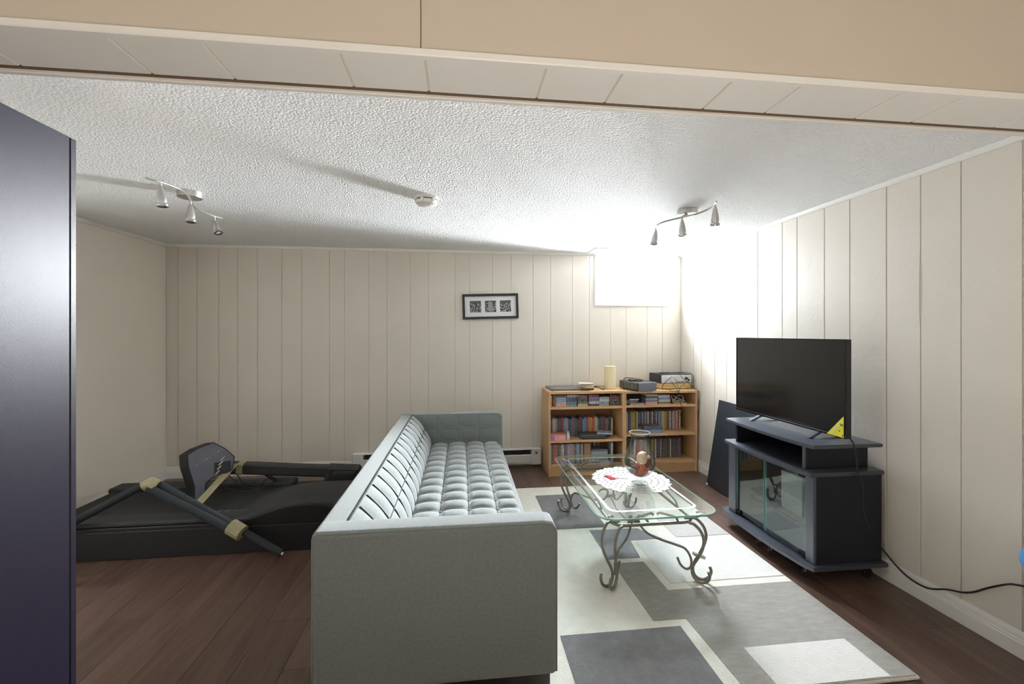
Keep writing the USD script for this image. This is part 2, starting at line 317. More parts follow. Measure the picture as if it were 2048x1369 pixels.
obj('wall_core', box(L - .2, L, YB - .2, D + .2, -.1, HC + .2), M['wall_plain'], wl, smooth=False)
wf = thing('wall_front', kind='structure', label='beige wall behind the camera')
obj('wall_core', box(L - .2, R + .2, YB - .2, YB, -.1, HC + .2), M['wall'], wf, smooth=False)
ce = thing('ceiling', kind='structure', label='white stippled ceiling')
obj('slab', box(L - .2, R + .2, YB - .2, D + .3, HC, HC + .15), M['ceiling'], ce, smooth=False)
# ceiling mouldings
def moulding(name, a, b, inward, label):
    """quarter-round strip under the ceiling from a to b"""
    prof = [(0, 0), (0, -.024), (.008, -.024), (.014, -.018), (.02, -.008), (.022, 0)]
    a, b = np.array(a, float), np.array(b, float); d = b - a; n = np.array(inward, float); z = np.array([0, 0, 1.])
    m = prism(prof, np.linalg.norm(d)); dz = d / np.linalg.norm(d)
    if np.cross(n, z) @ dz < 0: a, dz = b, -dz
    obj(name, frame(m, a, n, z, dz), M['white'], kind='structure', label=label)
moulding('trim_1', (L, D, HC), (R, D, HC), (0, -1, 0), 'thin white ceiling moulding over the back wall')
moulding('trim_2', (R, YB, HC), (R, D, HC), (-1, 0, 0), 'thin white ceiling moulding over the right wall')
moulding('trim_3', (L, YB, HC), (L, D, HC), (1, 0, 0), 'thin white ceiling moulding over the left wall')
def baseboard(name, a, b, inward, label):
    prof = [(0, 0), (.014, 0), (.014, .062), (.0115, .066), (.0115, .074), (.009, .078), (.009, .092), (.006, .1), (.004, .11), (0, .11)]
    a, b = np.array(a, float), np.array(b, float); d = b - a; n = np.array(inward, float); z = np.array([0, 0, 1.]); dz = d / np.linalg.norm(d)
    m = prism(prof, np.linalg.norm(d))
    if np.cross(n, z) @ dz < 0: a, dz = b, -dz
    obj(name, frame(m, a, n, z, dz), M['white'], kind='structure', label=label)
baseboard('baseboard_back', (L, D, 0), (-1.06, D, 0), (0, -1, 0), 'white baseboard along the back wall left of the heater')
baseboard('baseboard_right', (R, YB, 0), (R, D, 0), (-1, 0, 0), 'white moulded baseboard along the right wall')
baseboard('baseboard_left', (L, YB, 0), (L, D, 0), (1, 0, 0), 'white baseboard along the left wall')
# the boxed-in beam overhead
bk = thing('bulkhead', kind='structure', label='boxed beam overhead with beige face and white boarded underside', loc=(0, .92, 1.9))
BY0, BY1, BZ = .855, .985, 1.9
obj('core', box(L, R, BY0 + .009, BY1 + .02, BZ + .003, HC), M['wall_groove'], bk, smooth=False)
fx = [L, -.079, R]
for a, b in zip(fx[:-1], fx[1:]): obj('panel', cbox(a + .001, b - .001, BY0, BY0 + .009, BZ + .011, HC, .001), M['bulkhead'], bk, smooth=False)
ux = [L]
g = -.235 - 5 * .4064
while g < R:
    for q in (g, g + .162):
        if L + .02 < q < R - .02: ux.append(q)
    g += .4064
ux.append(R)
for a, b in zip(ux[:-1], ux[1:]): obj('panel', cbox(a + .002, b - .002, BY0 + .01, BY1, BZ, BZ + .008, .0015), M['white'], bk, smooth=False)
obj('corner_strip', cbox(L, R, BY0 - .004, BY0 + .012, BZ - .003, BZ + .012, .002), M['white'], bk, label='white corner strip along the near edge')
obj('shadow_gap', box(L, R, BY1, BY1 + .011, BZ + .0005, BZ + .003), mat('gap_shade', lin(112, 92, 72), .7), bk, smooth=False, label='strip painted brown as shade along the lip')  # shade beside the lip, painted as a brown strip
obj('lip_strip', cbox(L, R, BY1 + .011, BY1 + .024, BZ - .006, BZ + .02, .002), M['white'], bk, label='white lip along the far edge')
# ------------------------------------------------------------------ window
w1 = thing('window_1', kind='structure', label='small bright basement window with white slider sash', loc=((WX0 + WX1) / 2, D, WZ0))
def ring(x0, x1, z0, z1, t, y0, y1, b=.003):
    m = m3.Manifold.cube([x1 - x0, y1 - y0, z1 - z0]).translate([x0, y0, z0]) - m3.Manifold.cube([x1 - x0 - 2 * t, 1, z1 - z0 - 2 * t]).translate([x0 + t, y0 - .5, z0 + t]); return m
obj('casing', ring(WX0 - .016, WX1 + .016, WZ0 - .018, WZ1 + .014, .016, D - .012, D + .004), M['pvc'], w1, smooth=False)
obj('reveal', ring(WX0 - .0, WX1 + .0, WZ0 - .0, WZ1 + .0, .006, D + .004, D + .13), M['pvc'], w1, smooth=False)
obj('window_frame', ring(WX0 + .006, WX1 - .006, WZ0 + .006, WZ1 - .006, .022, D + .075, D + .12), M['pvc'], w1, smooth=False)
for x0, x1, y in ((WX0 + .03, 1.80, D + .09), (1.775, WX1 - .03, D + .104)):
    sa = obj('sash', ring(x0, x1, WZ0 + .03, WZ1 - .03, .022, y, y + .012), M['pvc'], w1, smooth=False)
    obj('pane', box(x0 + .02, x1 - .02, y + .004, y + .008, WZ0 + .05, WZ1 - .05), M['pane'], sa, smooth=False)
obj('latch', cbox(WX1 - .05, WX1 - .038, D + .068, D + .078, WZ1 - .1, WZ1 - .045, .002), M['pvc'], w1)
# ceiling fixtures
v_ = thing('ceiling_vent', 'flat white vent cover on the ceiling beside the window', 'vent', (1.42, 4.2, HC - .012))
obj('frame', cbox(1.29, 1.56, 4.08, 4.33, HC - .008, HC, .003), M['metal_white'], v_)
for k in range(7): obj('slat', rot(cbox(1.31, 1.54, 4.1 + k * .03, 4.122 + k * .03, HC - .012, HC - .0075, .0008), 6, (1.42, 4.11 + k * .03, HC - .01), (1, 0, 0)), M['metal_white'], v_)
sd = thing('smoke_detector', 'round white smoke detector in the middle of the ceiling', 'smoke detector', (-.215, 2.70, HC - .05))
c0 = (-.215, 2.70, HC)
obj('base_plate', lathe([(0, -.014), (.072, -.014), (.076, -.010), (.076, 0), (0, 0)], c0, 40), M['plastic_white'], sd)
obj('vent_ring', lathe([(.058, -.022), (.060, -.022), (.060, -.013), (.058, -.013)], c0, 40), M['dark_slot'], sd, label='dark vent slot')
obj('cover', lathe([(0, -.05), (.03, -.0495), (.052, -.046), (.062, -.038), (.066, -.026), (.066, -.0195), (.05, -.0195), (0, -.0195)], c0, 40), M['plastic_white'], sd)
for k in range(6):
    a = k * PI / 3 + .2
    obj('rib', rot(cbox(-.215 + .062, -.215 + .069, 2.692, 2.708, HC - .034, HC - .012, .001), math.degrees(a), c0), M['plastic_white'], sd)
obj('test_button', lathe([(0, -.054), (.01, -.0535), (.012, -.05), (0, -.05)], (-.195, 2.675, HC), 20), M['plastic_white'], sd)

def track(label, cx, bar_pts, heads):
    t = thing('track_light', label, 'ceiling light', (cx[0], cx[1], HC - .2), group='brushed nickel three-spot ceiling lights')
    obj('canopy', lathe([(0, -.036), (.056, -.036), (.063, -.033), (.064, -.028), (.064, 0), (0, 0)], (cx[0], cx[1], HC), 40), M['nickel'], t)
    bz = 2.118
    obj('bar', tube([(x, y, bz) for x, y in bar_pts], .0055, 8, 6), M['nickel'], t)
    obj('post', tube([(cx[0], cx[1], HC - .03), ((cx[0] + bar_pts[len(bar_pts) // 2][0]) / 2, (cx[1] + bar_pts[len(bar_pts) // 2][1]) / 2, bz + .02), (*bar_pts[len(bar_pts) // 2], bz)], .008, 8), M['nickel'], t)
    for (hx, hy, tx, ty) in heads:
        top = np.array([hx, hy, bz]); piv = top - [0, 0, .042]; d = np.array([tx, ty, -1.0]); d /= np.linalg.norm(d)
        obj('stem', tube([top, piv], .005, 8), M['nickel'], t)
        a = np.cross(d, [1, 0, 0]); a /= np.linalg.norm(a); b = np.cross(d, a)
        off = piv
        body = frame(lathe([(0, -.028), (.006, -.026), (.013, -.005), (.0205, .03), (.0225, .052), (.021, .062), (0, .062)], n=24), off, a, b, d)
        sh = obj('spot_head', body, M['nickel'], t)
        obj('lens_ring', frame(lathe([(.018, .068), (.026, .068), (.027, .074), (.026, .082), (.018, .083)], n=24), off, a, b, d), M['steel'], sh)
        obj('lens', frame(lathe([(0, .06), (.019, .062), (.02, .077), (.012, .079), (0, .08)], n=24), off, a, b, d), M['lens'], sh)
track('three-spot nickel ceiling light on the left, near the left wall', (-1.59, 2.75),
      [(-1.53, 2.30), (-1.50, 2.36), (-1.478, 2.45), (-1.495, 2.56), (-1.545, 2.68), (-1.595, 2.80), (-1.606, 2.89), (-1.595, 3.0), (-1.572, 3.06)],
      [(-1.5, 2.36, .1, .0), (-1.545, 2.68, .05, -.1), (-1.592, 3.01, .5, -.3)])
track('three-spot nickel ceiling light on the right, near the window', (1.508, 2.752),
      [(1.46, 2.345), (1.488, 2.41), (1.499, 2.5), (1.482, 2.6), (1.432, 2.68), (1.385, 2.77), (1.362, 2.84), (1.37, 2.93), (1.392, 2.99)],
      [(1.482, 2.39, .15, .3), (1.432, 2.68, .05, .05), (1.385, 2.97, -.2, -.05)])
# ------------------------------------------------------------------ baseboard heater
he = thing('baseboard_heater', 'long white electric baseboard heater behind the sofa', 'heater', (-.08, D - .035, .02))
HX0, HX1 = -1.05, .80
obj('back_plate', box(HX0, HX1, D - .012, D - .002, .02, .185), M['metal_white'], he, smooth=False)
obj('top_hood', cbox(HX0, HX1, D - .068, D - .002, .177, .187, .003), M['metal_white'], he)
obj('front_cover', prism_x([(D - .066, .055), (D - .06, .035), (D - .05, .03), (D - .05, .03), (D - .056, .06), (D - .056, .128), (D - .062, .132), (D - .068, .125)], HX0 + .1, HX1 - .1), M['metal_white'], he, smooth=False)
obj('element', box(HX0 + .11, HX1 - .11, D - .045, D - .013, .06, .165), M['dark_slot'], he, smooth=False, label='dark heating fins')
for x0, x1 in ((HX0, HX0 + .1), (HX1 - .1, HX1)): obj('end_cap', cbox(x0, x1, D - .068, D - .002, .028, .177, .004), M['metal_white'], he)
obj('thermostat_knob', frame(lathe([(0, 0), (.011, 0), (.010, .012), (0, .013)], n=20), (HX1 - .05, D - .068, .15), (1, 0, 0), (0, 0, 1), (0, -1, 0)), M['charcoal'], he)
# ------------------------------------------------------------------ picture
pc = np.array([.290, D - .012, 1.63]); pf = thing('picture_frame', 'black frame with three small square pebble photographs on the back wall', 'picture', pc - [0, 0, .13])
PT = 1.6
def pic(m): return rot(m, -PT, pc, (0, 1, 0))
obj('frame', pic(ring(pc[0] - .283, pc[0] + .283, pc[2] - .127, pc[2] + .127, .024, D - .024, D - .001)), M['black_plastic'], pf, smooth=False)
obj('mat_board', pic(box(pc[0] - .26, pc[0] + .26, D - .010, D - .004, pc[2] - .104, pc[2] + .104)), mat('mat_board', lin(225, 227, 228), .8), pf, smooth=False)
def pebble_print(name, sc, lo):
    n = {'t': ('texture_coordinate', {}), 'm': ('mapping', {'scale': (1, 1, 1.35), 'rotation': (0, lo, 0)}), 'v': ('voronoi_texture', {'scale': sc, 'feature': 'f1'}), 'r': ('rgb_ramp', {'ramp': [(0, (.75, .75, .75)), (.3, (.4, .4, .4)), (.62, (.02, .02, .02))]}), 'p': ('principled_bsdf', {'roughness': .6})}
    return usdkit.material(stage, '/World/Looks/' + name, n, [('t.object', 'm.vector'), ('m.vector', 'v.vector'), ('v.distance', 'r.fac'), ('r.color', 'p.base_color')], surface='p.BSDF')
peb, grey_print, grey_light = pebble_print('pebble_print', 85, .5), mat('photo_sky_grey', lin(84, 88, 88), .6), mat('photo_stone_grey', lin(150, 152, 152), .6, vary=.2, vscale=60)
for k, dx in enumerate((-.152, 0, .152)):
    x0, z0 = pc[0] + dx - .056, pc[2] - .058
    ph = obj('photo', pic(box(x0, x0 + .112, D - .0112, D - .0099, z0, z0 + .09)), peb, pf, smooth=False, label=('pebble print', 'print of stacked stones', 'pebble print')[k])
    obj('photo_sky', pic(box(x0, x0 + .112, D - .0112, D - .0099, z0 + .09, z0 + .116)), grey_print, ph, smooth=False)
    if k == 1:
        for (cz, rx, rz) in ((.03, .034, .022), (.062, .024, .016), (.084, .026, .012), (.1, .018, .008)):
            q = frame(trimesh.creation.cylinder(1, .0006, sections=24), (pc[0] - .004, D - .0116, z0 + cz), (rx, 0, 0), (0, 0, rz), (0, -1, 0)); obj('stacked_stone', pic(q), grey_light, ph, smooth=False)

# ------------------------------------------------------------------ wardrobe at the left edge
wd = thing('wardrobe', 'tall black-brown wardrobe cropped by the left edge of the photo', 'wardrobe', (-1.22, .97, 0))
obj('side_panel', cbox(-.986, -.970, .72, 1.197, 0, 1.848, .001), M['wardrobe'], wd)
obj('side_panel', cbox(-1.45, -1.434, .72, 1.185, 0, 1.848, .001), M['wardrobe'], wd)
obj('top_panel', cbox(-1.434, -.986, .72, 1.185, 1.83, 1.848, .001), M['wardrobe'], wd)
obj('back_panel', box(-1.434, -.986, .722, .73, .05, 1.83), M['wardrobe'], wd, smooth=False)
obj('plinth', box(-1.434, -.986, .75, 1.17, 0, .06), M['wardrobe'], wd, smooth=False)
obj('door', cbox(-1.452, -.9695, 1.1985, 1.2165, .01, 1.848, .002), M['wardrobe'], wd)
# ------------------------------------------------------------------ rug
rg_ = thing('area_rug', 'grey and white carved-pile area rug with offset rectangles under the coffee table', 'rug', (.98, 2.6, 0))
obj('pile', rbox(.17, 1.785, 1.495, 3.72, 0, .013, .0064, 8), M['cream'], rg_)
def patch(poly, m, z=.0155, label=None):
    m3_ = Polygon(poly); a, b = prism_z(list(m3_.exterior.coords)[:-1], .004, z - .003), prism_z(list(m3_.buffer(-.004, join_style=2).exterior.coords)[:-1], z - .003, z)
    obj('patch', cat_([a, b]), M[m], rg_, label=label, smooth=False)
def rp(x0, x1, y0, y1, m, **k): patch([(x0, y0), (x1, y0), (x1, y1), (x0, y1)], m, **k)
rp(.60, 1.00, 2.90, 3.53, 'rug_dark', label='charcoal rectangle near the bookcases')
patch([(.86, 2.48), (1.065, 2.48), (1.09, 2.695), (1.31, 2.695), (1.2, 2.86), (.86, 2.87)], 'rug_mid', label='grey stepped shape under the table')
rp(1.40, 1.78, 2.70, 2.99, 'rug_light', label='silver rectangle at the right edge')
rp(1.04, 1.36, 3.03, 3.53, 'rug_light')
rp(1.11, 1.78, 2.205, 2.665, 'rug_white', label='large white rectangle')
patch([(.885, 1.925), (1.045, 1.925), (1.06, 1.5), (1.78, 1.5), (1.78, 2.155), (1.075, 2.155), (1.065, 2.44), (.872, 2.44)], 'rug_beige', label='taupe stepped shape at the near right')
rp(.43, 1.0, 1.5, 1.885, 'rug_dark', label='charcoal rectangle beside the sofa arm')
rp(1.19, 1.672, 1.505, 1.722, 'rug_white', z=.017, label='white rectangle at the near right corner')

# ------------------------------------------------------------------ sofa
sf = thing('sofa', 'grey button-tufted tuxedo sofa seen from its near arm', 'sofa', (-.08, 2.69, 0))
SX0, SX1, SY0, SY1, SH = -.515, .350, 1.545, 3.83, .672
AT = .115
def arm(y0, y1, name):
    s_ = m3.Manifold.sphere(.022, 20); P = []
    for y in (y0 + .022, y1 - .022):
        for xx, zz in ((SX0 + .022, .132), (SX1 - .022, .132), (SX1 - .022, SH - .045), (SX1 - .030, SH - .026), (SX1 - .05, SH - .022), (SX0 + .022, SH - .022)): P.append(s_.translate([xx, y, zz]))
    P.append(m3.Manifold.sphere(.02, 20).translate([(SX0 + SX1) / 2, (y0 + y1) / 2, SH - .017]))
    return obj(name, m3.Manifold.batch_hull(P), M['fabric'], sf)
an = arm(SY0, SY0 + AT, 'arm'); af = arm(SY1 - AT, SY1, 'arm')
def arm_piping(par, y):
    P = [(SX0 + .0064, y, .125), (SX0 + .0064, y, SH - .022), (SX0 + .012, y, SH - .012), (SX0 + .022, y, SH - .0064), (SX1 - .05, y, SH - .0064), (SX1 - .022, y, SH - .0125), (SX1 - .010, y, SH - .027), (SX1 - .0064, y, SH - .041), (SX1 - .0064, y, .125)]
    obj('piping', tube(P, .0042, 8), M['piping'], par)
arm_piping(an, SY0 + .0064); arm_piping(af, SY1 - AT + .0064)
# back: core, then the tufted cushion sheet facing +x
yb0, yb1 = SY0 + AT - .01, SY1 - AT + .01
obj('back', prism_y([(SX0, .12), (-.27, .12), (-.27, .42), (-.41, .652), (-.425, .666), (-.50, .668), (-.512, .66), (SX0, .645)], yb0, yb1), M['fabric'], sf, smooth=40)
obj('seat_base', rbox(-.28, SX1 - .012, yb0, yb1, .125, .40, .02), M['fabric'], sf)
obj('plinth', cbox(SX0 + .07, SX1 - .02, SY0 + .05, SY1 - .05, .035, .125, .004), M['dark_wood'], sf)
for x in (SX0 + .1, SX1 - .06):
    for y in (SY0 + .1, SY1 - .1): obj('leg', lathe([(0, 0), (.018, 0), (.024, .04), (0, .04)], (x, y, .0135 if x > .1 else 0), 16), M['dark_wood'], sf)
def tufted(base, nrm, nu, nv, amp, pu=.42):
    def F(u, v, lift=0.0):
        cu, cv = np.abs(np.sin(PI * u * nu)), np.abs(np.sin(PI * v * nv))
        h = amp * (np.clip(cu, 0, 1) ** pu) * (np.clip(cv, 0, 1) ** .5) + lift
        return base(u, v) + nrm(u, v) * h[..., None]
    return F
def back_base(u, v):
    y = yb0 + .012 + u * (yb1 - yb0 - .024)
    bulge = .034 * np.sin(PI * np.clip(v, 0, 1)) ** .8
    x = -.418 + .16 * v ** 1.15 + bulge; z = .668 - .27 * v + bulge * .4
    return np.stack([x, y, z], -1)
def back_nrm(u, v):
    n = np.array([.87, 0, .49]); return np.broadcast_to(n, u.shape + (3,))
def seat_base_f(u, v):
    y = yb0 + .012 + u * (yb1 - yb0 - .024)
    w = np.clip((v - .93) / .07, 0, 1); x = -.262 + .60 * v - .004 * w
    z = .405 + .012 * np.sin(PI * np.clip(v, 0, 1)) - .052 * w ** 1.6
    return np.stack([x, y, z], -1)
def seat_nrm(u, v): return np.broadcast_to(np.array([0, 0, 1.0]), u.shape + (3,))
NR = 16
Fb, Fs = tufted(back_base, back_nrm, NR, 2, .017, .75), tufted(seat_base_f, seat_nrm, NR, 4, .03)
bc = obj('back_cushion', sheet(Fb, NR * 8, 28), M['fabric'], sf, smooth=True)
sc_ = obj('seat_cushion', sheet(Fs, NR * 8, 40), M['fabric'], sf, smooth=True)
def seams(F, nu, nv, par, vmax=1.0, r=.0026, lift=.0015):
    U, V = [], []
    for k in range(1, nu):
        v = np.linspace(0.03, vmax, 26); U.append(tube(F(np.full_like(v, k / nu), v, lift), r, 5))
    for k in range(1, nv):
        u = np.linspace(0, 1, 3 * nu + 1); V.append(tube(F(u, np.full_like(u, k / nv), .0008), r, 5))
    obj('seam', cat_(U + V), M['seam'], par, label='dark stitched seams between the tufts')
    for a in range(1, nu):
        for b in range(1, nv):
            p = F(np.array([a / nu]), np.array([b / nv]), .003)[0]
            obj('button', ball(p, (.008, .008, .006) if nv == 4 else (.006, .008, .008), 1), M['fabric'], par)
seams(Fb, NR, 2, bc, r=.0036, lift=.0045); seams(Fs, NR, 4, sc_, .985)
obj('welt', tube([(-.414, y, .667) for y in np.linspace(yb0, yb1, 12)], .004, 8), M['seam'], bc, label='dark welt along the top of the back')
obj('welt', tube(Fs(np.linspace(0, 1, 60), np.full(60, 1.0)) + [0, 0, 0], .004, 6), M['piping'], sc_)
# tufted inner face of the far arm
def fa_base(u, v):
    x = -.37 + u * .70; z = .44 + v * .222
    return np.stack([x, np.full_like(x, SY1 - AT + .004), z], -1)
Fa = tufted(fa_base, lambda u, v: np.broadcast_to(np.array([0, -1.0, 0]), u.shape + (3,)), 4, 2, .009, .6)
ac = obj('arm_cushion', sheet(lambda u, v: Fa(1 - u, v), 40, 20), M['fabric'], sf, smooth=True, label='tufted inner panel of the far arm')
sm = [tube(Fa(np.full(12, k / 4), np.linspace(0, 1, 12), .004), .0034, 6) for k in (1, 2, 3)] + [tube(Fa(np.linspace(0, 1, 24), np.full(24, .5), .004), .0034, 6)]
obj('seam', cat_(sm), M['piping'], ac)
for k in (1, 2, 3): obj('button', ball(Fa(np.array([k / 4]), np.array([.5]), .003)[0], (.008, .006, .008), 1), M['fabric'], ac)

# ------------------------------------------------------------------ treadmill lying behind the sofa
tr = thing('treadmill', 'folded black treadmill lying flat behind the sofa with taped handrails', 'treadmill', (-1.65, 3.2, 0))
TX0, TX1, TY0, TY1 = -2.56, -.74, 2.84, 3.60
obj('body', cbox(TX0, TX1, TY0 + .012, TY1, .012, .186, .006), M['tread_side'], tr)
obj('side_skirt', prism_x([(TY0, .004), (TY0 + .012, .004), (TY0 + .02, .15), (TY0 + .05, .185), (TY0 + .04, .19), (TY0 + .008, .16)], TX0, TX1), M['tread_side'], tr, smooth=False, label='black side skirt facing the room')
obj('foot_rail', cbox(TX0, -1.3, TY0 + .02, 3.0, .18, .214, .012), M['tread_top'], tr)
obj('foot_rail', cbox(TX0, -1.28, 3.46, TY1, .18, .222, .012), M['tread_top'], tr)
obj('running_belt', rbox(TX0 + .03, -1.2, 3.0, 3.46, .176, .2, .011, 8), M['rubber'], tr)
gm = [rot(cbox(x, x + .03, y, y + .009, .2215, .2245, .001), 35, (x + .015, y, .222)) for x in np.arange(-1.9, -1.32, .05) for y in (3.49, 3.54)]
gm += [rot(cbox(x, x + .03, 2.972, 2.980, .2135, .2165, .001), 30, (x + .015, 2.976, .21)) for x in np.arange(-1.66, -1.4, .05)]
obj('grip_mark', cat_([tm(g_) for g_ in gm]), M['console'], tr, kind='stuff', label='pale grip marks on the foot rails')
# motor hood: a swelling cover, front face dark, crown paler
xs = np.linspace(-1.50, TX1, 26)
def hz(x, y):
    t = np.clip((x + 1.50) / .50, 0, 1); up = t * t * (3 - 2 * t); e = np.clip((x - (TX1 - .14)) / .14, 0, 1)
    return .196 + up * (.108 + .028 * np.clip((y - 2.9) / .15, 0, 1) - .105 * np.clip((y - 3.10) / .34, 0, 1) ** 1.2) * (1 - .25 * e ** 2)
ys = [2.868, 2.90, 2.96, 3.08, 3.2, 3.35, 3.46, 3.56, 3.585]
V, F_ = [], []
for x in xs:
    t = np.clip((x + 1.50) / .5, 0, 1)
    V.append([x, TY0 + .016, .10]); V.append([x, TY0 + .02, float(hz(x, 2.85)) - .028])
    for y in ys: V.append([x, y, float(hz(x, y)) - (.012 if y in (ys[0], ys[-1]) else 0) - .05 * max(0, (y - 3.4) / .18) ** 2])
    V.append([x, 3.59, .10])
w = len(ys) + 3
for i in range(len(xs) - 1):
    for j in range(w - 1): F_.append([i * w + j, i * w + j + 1, (i + 1) * w + j + 1, (i + 1) * w + j])
endc = [[(len(xs) - 1) * w + 0, (len(xs) - 1) * w + j, (len(xs) - 1) * w + j + 1, (len(xs) - 1) * w + j + 1] for j in range(1, w - 1)]
mh = obj('motor_hood', (np.array(V), np.array(F_ + endc)), M['tread_top'], tr, smooth=40)
arch = [(x, float(hz(x, 2.85)) - .030 - .02 * np.clip((x + 1.0) / .2, 0, 1) ** 2) for x in np.linspace(-1.42, TX1 - .03, 22)]
obj('hood_face', prism_y([(-1.42, .17), (TX1 - .03, .17)] + arch[::-1], TY0 + .008, TY0 + .022), M['tread_side'], mh, label='dark arched front of the motor hood')
# upright post
p0, p1 = np.array([-1.80, 3.47, .358]), np.array([-.83, 3.53, .268])
d = (p1 - p0); Ln = np.linalg.norm(d); d /= Ln; sx = np.cross(d, [0, 0, 1.]); sx /= np.linalg.norm(sx); sz = np.cross(sx, d)
obj('upright_post', frame(tm(cbox(-.045, .045, -.042, .038, 0, Ln, .012)), p0, sx, sz, d), M['tread_top'], tr)
obj('pivot_housing', frame(tm(cbox(-.055, .055, -.10, .046, Ln - .22, Ln + .04, .02)), p0, sx, sz, d), M['tread_top'], tr)
obj('pivot_plate', rbox(-.98, -.80, 3.40, 3.46, .19, .30, .02), M['rubber'], tr)
obj('post_brace', tube([(-1.50, 3.47, .31), (-1.40, 3.5, .215)], .013, 8), M['tread_top'], tr)
# console
cp = np.array([(-1.893, 3.252, .508), (-1.85, 3.285, .54), (-1.771, 3.332, .569), (-1.704, 3.35, .52), (-1.647, 3.361, .456), (-1.650, 3.34, .38), (-1.70, 3.303, .352), (-1.755, 3.27, .338), (-1.782, 3.253, .31), (-1.779, 3.232, .20), (-1.823, 3.213, .195), (-1.83, 3.222, .30), (-1.878, 3.237, .43)])
nn = np.array([.45, -.87, .25]); nn /= np.linalg.norm(nn); ux_ = np.cross([0, 0, 1.], nn); ux_ /= np.linalg.norm(ux_); uz = np.cross(nn, ux_); o_ = cp[0]
pl = [((q - o_) @ ux_, (q - o_) @ uz) for q in cp]
shell = prism(list(Polygon(pl).buffer(.006).exterior.coords)[:-1], .085); face = prism(pl, .01)
sh_ = frame(shell, o_ - nn * .002, ux_, uz, np.array([-.78, .34, -.12]) * 1.05); sh_.fix_normals()
cs = obj('console', sh_, M['tread_side'], tr, label='dark console shell')
obj('console_face', frame(face, o_ - nn * .006, ux_, uz, nn), M['console'], cs, label='bluish grey underside of the console')
for k in range(9):
    q = o_ + ux_ * (.05 + .018 * k) + uz * (-.075 + .0105 * k) + nn * .004
    obj('screw', ball(q, .0042, 1), M['steel'], cs)
obj('speaker_grille', frame(tm(cbox(.0, .10, .0, .085, 0, .012, .004)), o_ + ux_ * .15 + uz * -.16, ux_, uz, nn), M['black_plastic'], cs)
for k in range(4): obj('silver_clip', frame(tm(cbox(0, .035, 0, .008, 0, .004, .001)), o_ + ux_ * (.16 + .01 * k) + uz * (-.16 + .03 * k) + nn * .014, (ux_ + uz) / 2 ** .5, (uz - ux_) / 2 ** .5, nn), M['steel'], cs)
for k, pts in enumerate((((-1.70, 3.3, .39), (-1.62, 3.3, .37), (-1.58, 3.33, .27), (-1.66, 3.3, .22)), ((-1.66, 3.3, .35), (-1.56, 3.3, .26), (-1.48, 3.36, .235), (-1.40, 3.44, .33)), ((-1.72, 3.28, .30), (-1.60, 3.28, .24), (-1.45, 3.3, .23), (-1.42, 3.38, .27)))):
    obj('wire', tube(pts, .0035, 6, 6), M['cord'], tr)
# handrail tubes taped together
j0 = np.array([-1.908, 2.95, .428])
obj('handrail', tube([(-2.68, 2.74, .13), (-2.29, 2.83, .235), (-1.99, 2.92, .40), j0 - [0.02, .005, 0]], .024, 12), M['foam'], tr)
obj('handrail', tube([j0, (-1.5, 2.85, .236), (-1.078, 2.745, .034)], .021, 12), M['foam'], tr)
obj('handrail', tube([j0 + [-.012, -.035, -.028], (-1.62, 2.853, .27), (-1.325, 2.765, .150)], .024, 12), M['foam'], tr)
obj('end_plug', tube([(-1.088, 2.7475, .039), (-1.065, 2.7425, .028)], .012, 10), M['steel'], tr)
def band(pts, r, name='tape'): obj(name, tube(pts, r, 12), M['tape'], tr)
band([(-1.96, 2.925, .408), (-1.925, 2.935, .424), (-1.88, 2.925, .408)], [.033, .040, .036])
band([(-1.39, 2.80, .186), (-1.315, 2.782, .150)], [.046, .046])
e0, e1 = np.array([-1.665, 3.41, .392]), np.array([-1.715, 2.99, .222])
tp = [e0 + (e1 - e0) * t for t in np.linspace(0, 1, 6)]
tv = np.array([.9, -.3, 0]); tv /= np.linalg.norm(tv)
obj('tape', m3.Manifold.hull_points(np.array([e + tv * sg * .03 + [0, 0, dz] for e in (e0, e1) for sg in (-1, 1) for dz in (0, .003)])), M['tape'], tr, smooth=False)
obj('tape', frame(tm(cbox(-.049, .049, -.046, .042, .12, .18, .012)), p0, sx, sz, d), M['tape'], tr)

# ------------------------------------------------------------------ bookcases
BY, BB = 4.012, 4.36
def bookcase(label, x0, x1, top, shelves):
    t = thing('bookcase', label, 'bookcase', ((x0 + x1) / 2, (BY + BB) / 2, 0), group='pine bookcases against the back wall')
    th = .019
    for a in (x0, x1 - th): obj('side_panel', cbox(a, a + th, BY, BB, 0, top - .024, .001), M['pine_up'], t)
    obj('top_panel', cbox(x0, x1, BY - .003, BB, top - .024, top, .0015), M['pine'], t)
    for z in shelves: obj('shelf', cbox(x0 + th, x1 - th, BY + .004, BB - .006, z - .022, z, .001), M['pine'], t)
    obj('kickboard', cbox(x0 + th, x1 - th, BY + .008, BY + .022, 0, shelves[-1] - .022, .001), M['pine'], t)
    obj('back_panel', box(x0 + th, x1 - th, BB - .006, BB - .001, .01, top - .02), M['pine_back'], t, smooth=False)
    return t
ZL, ZR = (.656, .339, .103), (.660, .380, .106)
BX0, BX1, BX2 = .815, 1.557, 2.302
bookcase('left of two pine bookcases, with a laptop and candle on top', BX0, BX1, .803, ZL)
bookcase('right of two pine bookcases, with a black receiver on top', BX1 + .001, BX2, .798, ZR)

